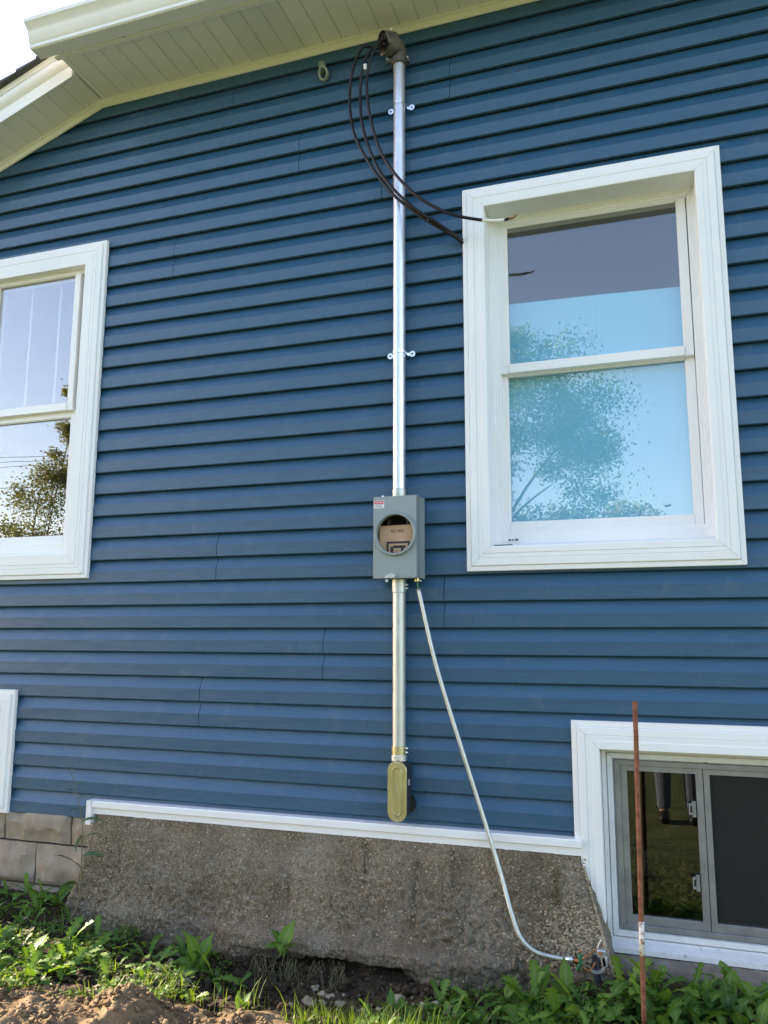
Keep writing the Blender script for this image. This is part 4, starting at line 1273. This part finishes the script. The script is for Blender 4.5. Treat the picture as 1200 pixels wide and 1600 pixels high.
LOB = [leaf_mesh('lobed_leaf', .17, .056, 'lobed', c, s, 15, .28, tw) for c, s, tw in ((1.0, 1, .5), (1.5, 2, -.6), (.6, 3, .3), (2.0, 4, .9), (1.2, 5, -.2), (.25, 6, 0.4), (.8, 7, -1.0), (1.7, 8, .2))]
DOCK = [leaf_mesh('broad_leaf', .15, .052, 'dock', c, s, 12, .22, tw) for c, s, tw in ((.5, 11, .3), (1.1, 12, -.5), (.2, 13, 0), (.9, 14, .6), (1.5, 15, -.3))]
NARR = [leaf_mesh('narrow_leaf', .14, .017, 'small', c, s, 9, .3, tw) for c, s, tw in ((.4, 21, .4), (.9, 22, -.4), (1.3, 23, .8))]
for me in LOB+DOCK: me.materials.append(M_LEAF)
LOBL = []; 
for me in LOB[:5]+DOCK[:3]:
    c = me.copy(); c.materials.clear(); c.materials.append(M_LEAFL); LOBL.append(c)
for me in NARR: me.materials.append(M_LEAFD)
rw = random.Random(42)
def plant(name, x, y, label, cat, group, meshes, n, size, tilt=(25, 70), z=None, az=None, spread=.012):
    z = gz(x, y) if z is None else z
    root = empty(name, (x, y, z-.004)); tag(root, label, cat, group)
    for i in range(n):
        me = rw.choice(meshes)
        o = bpy.data.objects.new('leaf', me); col.objects.link(o); o.parent = root
        a = az[i % len(az)] if az else rw.random()*2*math.pi if n < 4 else (i+rw.random()*.7)/n*2*math.pi
        el = R(rw.uniform(*tilt))
        s = size*rw.uniform(.65, 1.15)
        o.location = (rw.gauss(0, spread), rw.gauss(0, spread), rw.uniform(0, .012))
        o.rotation_euler = (rw.gauss(0, .25), -el, a)
        o.scale = (s, s*rw.uniform(.85, 1.2), s)
    return root
GR = 'weeds crowding the ground under the basement window'
GL_ = 'weeds in the dark soil left of the concrete'
GM = 'weeds along the base of the concrete, left of its middle'
lab_r = 'green broad toothed leaf weed in the crowd between the hole and the right edge'
lab_l = 'green toothed leaf weed crowded on the soil below the block wall'
lab_m = 'low green weed scattered on bare soil in front of the concrete'
def zone_r(x, y):
    a = ('at the right edge of the hole' if x < -.75 else 'below the bend of the slanting conduit' if x < -.42 else 'between the ground clamp and the rusty rod' if x < -.10
         else 'just right of the rusty rod' if x < .12 else 'under the right half of the basement window')
    d = 'back row' if y > -.34 else 'middle row' if y > -.56 else 'front row'
    return 'toothed weed, %s, %s' % (d, a)
def zone_l(x, y):
    a = 'near the left frame edge' if x < -3.1 else 'below the middle of the block wall' if x < -2.72 else 'by the left end of the concrete'
    d = 'close against the wall' if y > -.30 else 'midway to the dirt mound' if y > -.56 else 'right behind the dirt mound'
    return 'toothed leaf weed %s, %s' % (a, d)
def zone_m(x, y):
    a = 'left' if x < -2.15 else 'middle' if x < -1.93 else 'right'
    d = 'against the concrete foot' if y > -.36 else 'halfway to the mound' if y > -.52 else 'close behind the mound'
    return 'low green weed on bare soil %s, %s part of the scatter' % (d, a)
# right crowd
placed = []
tries = 0
while len(placed) < 105 and tries < 9000:
    tries += 1
    x = rw.uniform(-1.02, .62); y = rw.uniform(-.80, -.10)
    if x > -.25 and y > -.12 : continue
    lim = -.20 if x > -.3 else -.26
    if y > lim: continue
    if x < -.80 and y > -.44: continue
    if any((x-a)**2+(y-b)**2 < .053**2 for a, b in placed): continue
    placed.append((x, y))
    big = 1.15 if x > -.55 else .85
    near = (y+.8)/.6
    plant('broadleaf_weed', x, y, zone_r(x, y), 'weed', GR, LOB+DOCK[:2] if rw.random() < .75 else DOCK, rw.randint(7, 10), big*(.55+.33*near), (18, 80))
# a few taller ones rising in front of the sill
for k, (x, y, s, lb) in enumerate(((-.055, -.24, 1.15, 'tallest leafy weed just right of the rusty rod, reaching the window sill'), (.055, -.22, 1.05, 'leafy weed with upright leaves below the middle of the basement window'),
        (.22, -.21, .95, 'leafy weed with upright leaves at the right end of the visible sill'), (-.50, -.30, 1.1, 'toothed leafy weed overlapping the bend of the thin slanting conduit'), (-.17, -.24, 1.0, 'broad leaved weed standing between the ground clamp and the rusty rod'))):
    plant('broadleaf_weed', x, y, lb, 'weed', GR, LOB, 8, s*.95, (50, 84))
# left crowd
placed = []; tries = 0
while len(placed) < 64 and tries < 4000:
    tries += 1
    x = rw.uniform(-3.5, -2.28); y = rw.uniform(-.80, -.05)
    if x > -2.62 and y > -.22: continue
    if x > -2.62 and rw.random() < .45: continue
    if len(placed) < 14 and y < -.26: continue
    if any((x-a)**2+(y-b)**2 < .075**2 for a, b in placed): continue
    placed.append((x, y))
    plant('broadleaf_weed', x, y, zone_l(x, y), 'weed', GL_, LOB+DOCK[:1], rw.randint(7, 10), rw.uniform(.45, .95), (20, 80))
# middle scatter
for x, y, s in ((-2.3, -.42, .9), (-2.2, -.35, .8), (-2.12, -.48, .75), (-2.05, -.33, .85), (-1.98, -.42, .7), (-1.9, -.30, .75), (-2.24, -.60, .8), (-2.05, -.62, .7), (-1.92, -.55, .6),
                (-1.85, -.40, .65), (-2.4, -.62, .9), (-2.12, -.26, .6), (-1.64, -.36, .55), (-1.75, -.62, .55), (-2.34, -.28, .7)):
    plant('low_weed', x, y, zone_m(x, y), 'weed', GM, LOB+DOCK[:1], rw.randint(6, 9), s, (15, 65))
GS = 'single weeds one can tell apart'
plant('dock_plant', -1.80, -.34, 'large leafy clump with upright dark leaves left of the hole', 'weed', GS, DOCK, 7, 1.12, (45, 84))
plant('dock_plant', -1.72, -.40, 'bright yellow green weed beside the large dark leafy clump', 'weed', GS, LOBL, 5, .95, (30, 70))
plant('dock_plant', -1.49, -.235, 'upright rosette of broad leaves growing on the ledge above the hole', 'weed', GS, DOCK, 7, .90, (52, 86), z=-.515)
plant('young_plant', -.97, -.72, 'bright yellow green leafy plant at the tip of the dirt mound', 'weed', GS, LOBL, 9, .62, (30, 80), spread=.03)
plant('young_plant', -.84, -.74, 'small sunlit yellow green plant right of the dirt mound tip', 'weed', GS, LOBL, 6, .55, (40, 80), spread=.02)
plant('young_plant', -2.10, -.80, 'small bright plant sprouting at the back of the dirt mound, left of its hump', 'weed', GS, LOBL, 5, .45, (35, 75))
plant('young_plant', -2.42, -.85, 'small plant at the back edge of the dirt mound, near the left frame edge', 'weed', GS, LOBL[:3], 6, .5, (35, 75))
plant('young_plant', -1.62, -.72, 'yellow green tuft behind the dirt mound, right of its hump', 'weed', GS, LOBL, 6, .55, (40, 85))
plant('young_plant', -1.42, -.70, 'thin pale sprout behind the dirt mound, in front of the hole', 'weed', GS, DOCK[:2], 4, .45, (50, 85))
# tall thin weed before the block wall
tw = Thing('tall_thin_weed', (-2.62, -.20, -.56), 'tall thin weed with narrow blue green leaves before the block wall', 'weed', GS)
SP = spline([(-2.625, -.19, -.57), (-2.57, -.15, -.46), (-2.575, -.13, -.33), (-2.585, -.12, -.22), (-2.60, -.11, -.10), (-2.65, -.10, .02), (-2.70, -.09, .14)], 6)
o = MB().tube(SP, [.0035-.0026*i/len(SP) for i in range(len(SP))], 6).build('stem', M_STEM, None, True); tw.add(o)
for q, az, el, s in (((-2.575, -.13, -.37), 3.0, 12, 1.0), ((-2.578, -.128, -.30), 2.9, 25, 1.15), ((-2.58, -.12, -.25), .3, 28, .8), ((-2.588, -.118, -.19), -.2, 62, .75), ((-2.59, -.116, -.16), 3.3, -40, .55), ((-2.60, -.11, -.10), .2, 35, .7),
                     ((-2.62, -.107, -.05), 3.0, 20, .4), ((-2.64, -.103, 0.0), .4, 30, .32), ((-2.66, -.10, .03), 2.8, 15, .4), ((-2.67, -.098, .06), .2, 30, .35), ((-2.69, -.093, .10), 2.7, 45, .25), ((-2.70, -.09, .125), 1.2, 60, .2)):
    o = bpy.data.objects.new('leaf', NARR[int(q[2]*100) % 3]); col.objects.link(o)
    o.parent = tw.o; o.location = Vector(q)-tw.o.location; o.rotation_euler = (.5, R(-el), az); o.scale = (s*1.15, s*1.5, s*1.15)
mb = MB(); r_ = random.Random(9)
for i in range(70):
    t = .62+.38*r_.random(); c = SP[int(t*(len(SP)-1))]
    c = c+Vector((r_.gauss(0, .022*(1.2-t)), r_.gauss(0, .01), r_.gauss(0, .02))); s = .004
    mb.add([c+Vector((s*r_.uniform(-1, 1), s*r_.uniform(-1, 1), s*r_.uniform(-1, 1))) for _ in range(3)], [(0, 1, 2)])
o = mb.build('seed_heads', M_GRASS); o['kind'] = 'stuff'; tw.add(o)

# grass and ground cover: nobody could count them
def blades(name, label, n, region, h0, h1, mat, seed, lean=.5, w=.0028):
    r_ = random.Random(seed); mb = MB(); made = 0
    while made < n:
        x, y = region(r_)
        if x is None: continue
        z = gz(x, y)-.005; h = r_.uniform(h0, h1); a = r_.random()*6.28; l = r_.uniform(0, lean)*h; b = r_.random()*6.28
        dx, dy = math.cos(a), math.sin(a); ww = w*r_.uniform(.6, 1.3)
        ox, oy = math.cos(b)*ww, math.sin(b)*ww
        P = []
        for t in (0, .4, .75, 1):
            k = (1-t**1.5)
            c = (x+dx*l*t*t, y+dy*l*t*t, z+h*t*(1-.25*t*lean))
            P += [(c[0]-ox*k, c[1]-oy*k, c[2]), (c[0]+ox*k, c[1]+oy*k, c[2])]
        mb.add(P, [(0, 1, 3, 2), (2, 3, 5, 4), (4, 5, 7, 6)]); made += 1
    o = mb.build(name, mat); tag(o, label, None, None, 'stuff'); return o
def reg_r(r_):
    x = r_.uniform(-1.0, .7); y = r_.uniform(-.95, -.2)
    if x < -.85 and y > -.5: return None, None
    return x, y
def reg_tuft(r_):
    x = r_.gauss(-.82, .12); y = r_.gauss(-.74, .06); return x, y
def reg_l(r_):
    x = r_.uniform(-3.6, -1.7); y = r_.uniform(-.85, -.12)
    if mnoise.noise(Vector((x*4, y*4, 3))) < -.05: return None, None
    return x, y
blades('grass_blades', 'thin grass blades among the weeds at the right', 1100, reg_r, .04, .14, M_GRASS, 1, .7)
blades('grass_tuft', 'sunlit yellow green grass tuft beside the dirt mound', 420, reg_tuft, .05, .17, M_GRASS, 2, .6)
blades('sparse_grass', 'sparse grass among the weeds at the left', 700, reg_l, .03, .11, M_GRASS, 3, .8)
blades('mound_edge_grass', 'thin sprouts along the back of the dirt mound', 60, lambda r: (r.uniform(-1.75, -1.05), r.uniform(-.72, -.60)), .05, .15, M_GRASS, 13, .5, .0022)
def cover(name, label, n, region, s0, s1, mat, seed):
    r_ = random.Random(seed); mb = MB(); made = 0
    while made < n:
        x, y = region(r_)
        if x is None: continue
        z = gz(x, y)+r_.uniform(.002, .035); s = r_.uniform(s0, s1); a = r_.random()*6.28
        d = Vector((math.cos(a), math.sin(a), r_.uniform(-.3, .5)))*s; e = Vector((-math.sin(a), math.cos(a), r_.uniform(-.3, .3)))*s*.38
        c = Vector((x, y, z))
        mb.add([c, c+d*.5+e, c+d, c+d*.5-e+Vector((0, 0, s*.15))], [(0, 1, 2), (0, 2, 3)]); made += 1
    o = mb.build(name, mat); tag(o, label, None, None, 'stuff'); return o
cover('ground_cover', 'small leafy ground cover under the weeds at the right', 3800, reg_r, .010, .030, M_LEAF, 4)
cover('ground_cover', 'small leafy ground cover on the soil at the left', 5200, reg_l, .008, .026, M_LEAF, 5)
cover('dry_litter', 'dead brown leaves and stems between the weeds', 900, reg_r, .010, .035, M_STEM, 14)
cover('dry_litter', 'dead brown leaves and stems on the soil at the left', 1100, reg_l, .010, .035, M_STEM, 15)
blades('low_grass', 'low grass creeping over the hole from the right', 500, lambda r: (r.uniform(-1.25, -.7), r.uniform(-.72, -.46)), .03, .10, M_GRASS, 16, .8)
# clods and stones
def clods(name, label, n, region, s0, s1, mat, seed, sink=.3, cl=True):
    r_ = random.Random(seed); mb = MB()
    ico = bmesh.new(); bmesh.ops.create_icosphere(ico, subdivisions=2, radius=1)
    iv = [v.co.copy() for v in ico.verts]; fi = [tuple(v.index for v in f.verts) for f in ico.faces]; ico.free()
    for i in range(n):
        x, y = region(r_)
        s = s0+(s1-s0)*r_.random()**3; z = gz(x, y)+s*(.5-sink)+(.008 if cl else 0); k = r_.random()*90
        mb.add([Vector((x, y, z))+Vector((v.x*1.15, v.y, v.z*.75))*s*(1+.75*mnoise.noise(v*1.2+Vector((k, 0, 0)))+.5*mnoise.noise(v*2.7+Vector((k, 0, 0)))) for v in iv], fi)
    o = mb.build(name, mat, None, True); tag(o, label, None, None, 'stuff'); return o
clods('dirt_clods', 'crumbly clods on the sandy dirt mound', 1900, lambda r: (r.uniform(-3.2, -1.08), r.uniform(-1.3, -.74)), .0022, .013, M_DIRT, 6, .5)
clods('soil_clods', 'dark soil crumbs around the hole', 1100, lambda r: (r.uniform(-2.4, -.7), r.uniform(-.66, -.16)), .003, .018, M_SOIL, 7)
clods('small_stones', 'pale stones lying in the hole below the footing', 60, lambda r: (r.gauss(-1.08, .16), r.gauss(-.34, .05)), .005, .022, M_PEB, 8, .2, False)
# dry roots hanging over the hole
mb = MB(); r_ = random.Random(12)
for i in range(70):
    x = r_.uniform(-1.62, -1.22); y = -.20-r_.random()*.06; z = -.51-r_.random()*.03
    P = [(x, y, z)]
    for k in range(4):
        x += r_.gauss(0, .012); y -= r_.uniform(0, .012); z -= r_.uniform(.012, .032); P.append((x, y, z))
    mb.tube(P, .0009, 4, False)
o = mb.build('dry_roots', M_STEM); tag(o, 'dry roots hanging over the hole', None, None, 'stuff')

# ------------------------------------------------------------ what stands behind the camera (seen in the glass)
def tree(x, y, h, crown, label, mat, n=9000, leaf=.11, seed=0, trunk=.16, group=None):
    r_ = random.Random(seed)
    t = Thing('tree', (x, y, -.585), label, 'tree', group)
    mb = MB()
    mb.tube(spline([(x, y, -.6), (x+.1, y, h*.25), (x-.1, y+.1, h*.5), (x, y, h*.8)], 5), [trunk*(1-.75*i/15) for i in range(16)], 10)
    clumps = []
    for (cx, cy, cz, rr) in crown:
        mb.tube(spline([(x, y, h*.25), ((x+cx)/2, (y+cy)/2, (h*.3+cz)/2+.2), (cx, cy, cz)], 4), [trunk*.45*(1-.8*i/8) for i in range(9)], 6)
        for k in range(int(10*rr)+6):
            d = Vector((r_.gauss(0, 1), r_.gauss(0, 1), r_.gauss(0, 1))).normalized()*rr*(r_.random()**.35)
            clumps.append((Vector((cx, cy, cz))+d*Vector((1, 1, .8)).length/1.6, r_.uniform(.25, .6)*min(1, rr)))
    t.add(mb.build('trunk', M_BARK, None, True))
    V = []; F = []
    for i in range(n):
        c, s = r_.choice(clumps)
        p = c+Vector((r_.gauss(0, s), r_.gauss(0, s), r_.gauss(0, s*.75)))*.62
        u = Vector((r_.gauss(0, 1), r_.gauss(0, 1), r_.gauss(0, 1))).normalized(); v = u.orthogonal().normalized()
        l = leaf*r_.uniform(.6, 1.4); k = len(V)
        V += [p, p+u*l*.5+v*l*.3, p+u*l, p+u*l*.5-v*l*.3]; F.append((k, k+1, k+2, k+3))
    t.add(mesh('crown', V, F, mat))
    return t
GT = 'trees across the lawn'
tree(-4.3, -16, 8.4, [(-4.4, -16, 6.0, 2.0), (-2.6, -15.6, 6.6, 1.7), (-2.3, -16.3, 4.6, 1.5), (-5.6, -16, 7.4, 1.8), (-1.5, -16, 6.1, .9), (-6.6, -15.8, 5.0, 1.7), (-4.2, -16, 3.6, 1.6), (-3.2, -16, 7.8, .8)],
     'broad leafy tree across the lawn, reflected in the right window', M_TREEL, 62000, .07, 1, .13, GT)
GH = 'far hedge of trees behind the lawn'
hz = [(-21, 6.2, 1), (-17.5, 7.2, 0), (-14, 6.3, 1), (-10.5, 6.8, 0), (-7.4, 6.4, 1), (-4.0, 6.1, 0), (-1.2, 6.3, 1), (1.9, 5.6, 0), (5.3, 6.2, 1), (9.2, 7.4, 0), (13, 6.5, 1)]
for i, (x, h, k) in enumerate(hz):
    tree(x, -28+(i % 3), h, [(x, -28, h*.62, h*.26), (x-1.3, -28, h*.4, h*.25), (x+1.3, -28, h*.4, h*.25), (x, -28, h*.25, h*.26), (x+.5, -28, h*.8, h*.15)],
         ['dark green tree in the far row behind the lawn', 'yellowish green tree in the far row behind the lawn'][k], M_TREEL2 if k else M_TREEL, 9000, .15, 20+i, .16, GH)
tree(-15.9, -14, 6.0, [(-15.6, -14, 4.3, .95), (-15.0, -14, 6.3, .35), (-16.2, -14, 3.0, 1.0), (-15.3, -14, 2.6, 1.0), (-15.2, -13.8, 5.2, .55), (-14.8, -14, 7.4, .3)],
     'slender yellowish tree reflected in the left window', M_TREEL2, 19000, .075, 50, .05, GT)
tree(-18.4, -14.5, 4.6, [(-18.0, -14.5, 3.3, 1.1), (-19.2, -14.5, 3.0, 1.2), (-17.2, -14.2, 2.3, .9)], 'dark bushy tree reflected at the lower left of the left window', M_TREEL, 14000, .08, 51, .06, GT)
tree(-22.5, -15, 5.0, [(-22.5, -15, 3.2, 1.4), (-23.8, -15, 2.8, 1.2), (-21.3, -15, 2.6, 1.1)], 'dark bushy tree at the far left across the lawn', M_TREEL, 3600, .13, 52, .12, GT)
# bush added out of view left of the house to dapple the sun
tree(-9.5, -1.0, 3.4, [(-9.5, -.9, 1.9, .8), (-9.9, -1.6, 1.5, .7), (-9.3, -.2, 1.3, .7)], 'added unseen shrub dappling the sun beyond the left corner of the house', M_TREEL, 650, .11, 60, .07, GT)
for i, (x, y) in enumerate(((-43, -26), (-16, -26.5))):
    p = Thing('utility_pole', (x, y, -.6), ('left' if i == 0 else 'right')+' wooden utility pole carrying wires beyond the lawn', 'utility pole')
    p.add(MB().tube([(x, y, -.6), (x, y, 9.6)], [.15, .11], 10).build('pole', M_POLE, None, True))
    p.add(MB().box(x-.06, x+.06, y-1.1, y+1.1, 9.0, 9.12).build('crossarm', M_POLE))
for k, (dy, z) in enumerate(((-.9, 9.17), (0, 9.17), (.9, 9.17), (0, 7.9))):
    P = []
    for i in range(17):
        t = i/16; P.append((-70+55*t, -26+dy+(-.5*t), z-.55*4*(t-.5)**2*0-.35*math.sin(math.pi*((t*75/27) % 1))))
    o = MB().tube(P, .014, 5).build('power_line', M_BLKPL); tag(o, ('front', 'middle', 'rear', 'lowest')[k]+' overhead wire strung between the utility poles', 'power line')
# photographer
pr = Thing('person', (.10, -3.72, -.70), 'person in grey shirt and jeans standing with a raised phone', 'person')
def skin(name, nodes, edges, mat, sub=2):
    me = bpy.data.meshes.new(name); me.from_pydata([n[0] for n in nodes], edges, []); me.update(); me.materials.append(mat)
    o = bpy.data.objects.new(name, me); col.objects.link(o)
    o.modifiers.new('skin', 'SKIN')
    for i, n in enumerate(nodes):
        sv = me.skin_vertices[0].data[i]; sv.radius = n[1] if isinstance(n[1], tuple) else (n[1], n[1]); sv.use_root = (i == 0)
    s = o.modifiers.new('sub', 'SUBSURF'); s.levels = sub; s.render_levels = sub
    return o
ox, oy, oz = .10, -3.66, -.70
B = lambda x, y, z: (ox+x, oy+y, oz+z)
body = [(B(0, 0, .92), (.16, .12)), (B(0, 0, 1.10), (.14, .11)), (B(0, 0, 1.32), (.17, .12)), (B(0, .0, 1.44), (.10, .08)), (B(0, .02, 1.50), .055), (B(0, .04, 1.56), .055),
        (B(0, .05, 1.64), (.075, .09)), (B(0, .04, 1.73), (.06, .075)),
        (B(.17, 0, 1.40), .055), (B(.24, .03, 1.18), .045), (B(.10, .18, 1.38), .034), (B(.055, .23, 1.45), .030),
        (B(-.17, 0, 1.40), .055), (B(-.24, .03, 1.18), .045), (B(-.20, .16, 1.36), .034), (B(-.165, .23, 1.45), .030),
        (B(.10, 0, .84), (.095, .095)), (B(.11, .02, .48), .062), (B(.11, -.01, .12), .042), (B(.11, .00, .05), .04), (B(.115, .14, .035), .035),
        (B(-.10, 0, .84), (.095, .095)), (B(-.11, .02, .48), .062), (B(-.11, -.01, .12), .042), (B(-.11, .00, .05), .04), (B(-.115, .14, .035), .035)]
ed = [(0, 1), (1, 2), (2, 3), (3, 4), (4, 5), (5, 6), (6, 7), (2, 8), (8, 9), (9, 10), (10, 11), (2, 12), (12, 13), (13, 14), (14, 15), (0, 16), (16, 17), (17, 18), (18, 19), (19, 20), (0, 21), (21, 22), (22, 23), (23, 24), (24, 25)]
pr.add(skin('body', body, ed, M_SKIN))
jn = [(body[0][0], (.172, .132)), (B(.10, 0, .84), (.108, .108)), (B(.11, .02, .48), .078), (B(.11, -.01, .14), .058), (B(.112, .0, .075), .062), (B(-.10, 0, .84), (.108, .108)), (B(-.11, .02, .48), .078), (B(-.11, -.01, .14), .058), (B(-.112, .0, .075), .062), (B(0, 0, .98), (.165, .125))]
pr.add(skin('jeans', jn, [(0, 1), (1, 2), (2, 3), (3, 4), (0, 5), (5, 6), (6, 7), (7, 8), (0, 9)], M_JEANS))
sh = [(B(0, 0, 1.10), (.158, .128)), (B(0, 0, .93), (.175, .138)), (B(0, 0, 1.32), (.185, .135)), (B(0, 0, 1.43), (.115, .095)), (B(.17, 0, 1.40), .068), (B(.225, .02, 1.24), .060), (B(-.17, 0, 1.40), .068), (B(-.225, .02, 1.24), .060)]
pr.add(skin('shirt', sh, [(0, 1), (0, 2), (2, 3), (2, 4), (4, 5), (2, 6), (6, 7)], M_SHIRT))
pr.add(skin('hair', [(B(0, .02, 1.74), (.085, .095)), (B(0, -.02, 1.66), (.082, .06))], [(0, 1)], M_HAIR))
for sg in (-1, 1):
    pr.add(skin('shoe', [(B(sg*.11, -.03, .04), .05), (B(sg*.112, .08, .038), .048), (B(sg*.115, .17, .032), .038)], [(0, 1), (1, 2)], M_BLKPL))
    hx, hy, hz_ = (.055 if sg > 0 else -.165), .23, 1.45
    o = skin('nose' if sg < 0 else 'mouth', [(B(0, .135, 1.645 if sg < 0 else 1.60), .014 if sg < 0 else .010), (B(.0 if sg < 0 else .025, .150 if sg < 0 else .125, 1.632 if sg < 0 else 1.60), .014 if sg < 0 else .008)], [(0, 1)], M_SKIN, 1); pr.add(o)
    o = skin('eye', [(B(sg*.03, .122, 1.668), .011), (B(sg*.034, .124, 1.668), .009)], [(0, 1)], M_HAIR, 1); pr.add(o)
    o = skin('ear', [(B(sg*.083, .04, 1.66), .014), (B(sg*.085, .04, 1.635), .010)], [(0, 1)], M_SKIN, 1); pr.add(o)
    for f in range(5):
        z = hz_+.03-.018*f; x_in = hx+(-sg)*.02; ln = (.03, .05, .055, .05, .04)[f]
        o = skin('finger', [(B(hx, hy, z-.01), .010), (B(hx, hy+.018, z), .009), (B(hx-sg*ln*.6, hy+.024, z+.003), .0085), (B(hx-sg*ln, hy+.012, z+.002), .0075)], [(0, 1), (1, 2), (2, 3)], M_SKIN, 1); pr.add(o)
ph = Thing('phone', (0, -3.42, .72), 'black phone held up in both hands by the person', 'phone')
ph.add(MB().box(-.118, .036, -3.428, -3.419, .705, .782).build('phone_body', M_BLKPL, None, False, .004))
ph.add(MB().tube([(0, -3.419, .7545), (0, -3.4165, .7545)], .006, 14).build('camera_lens', M_BLKPL, None, True))
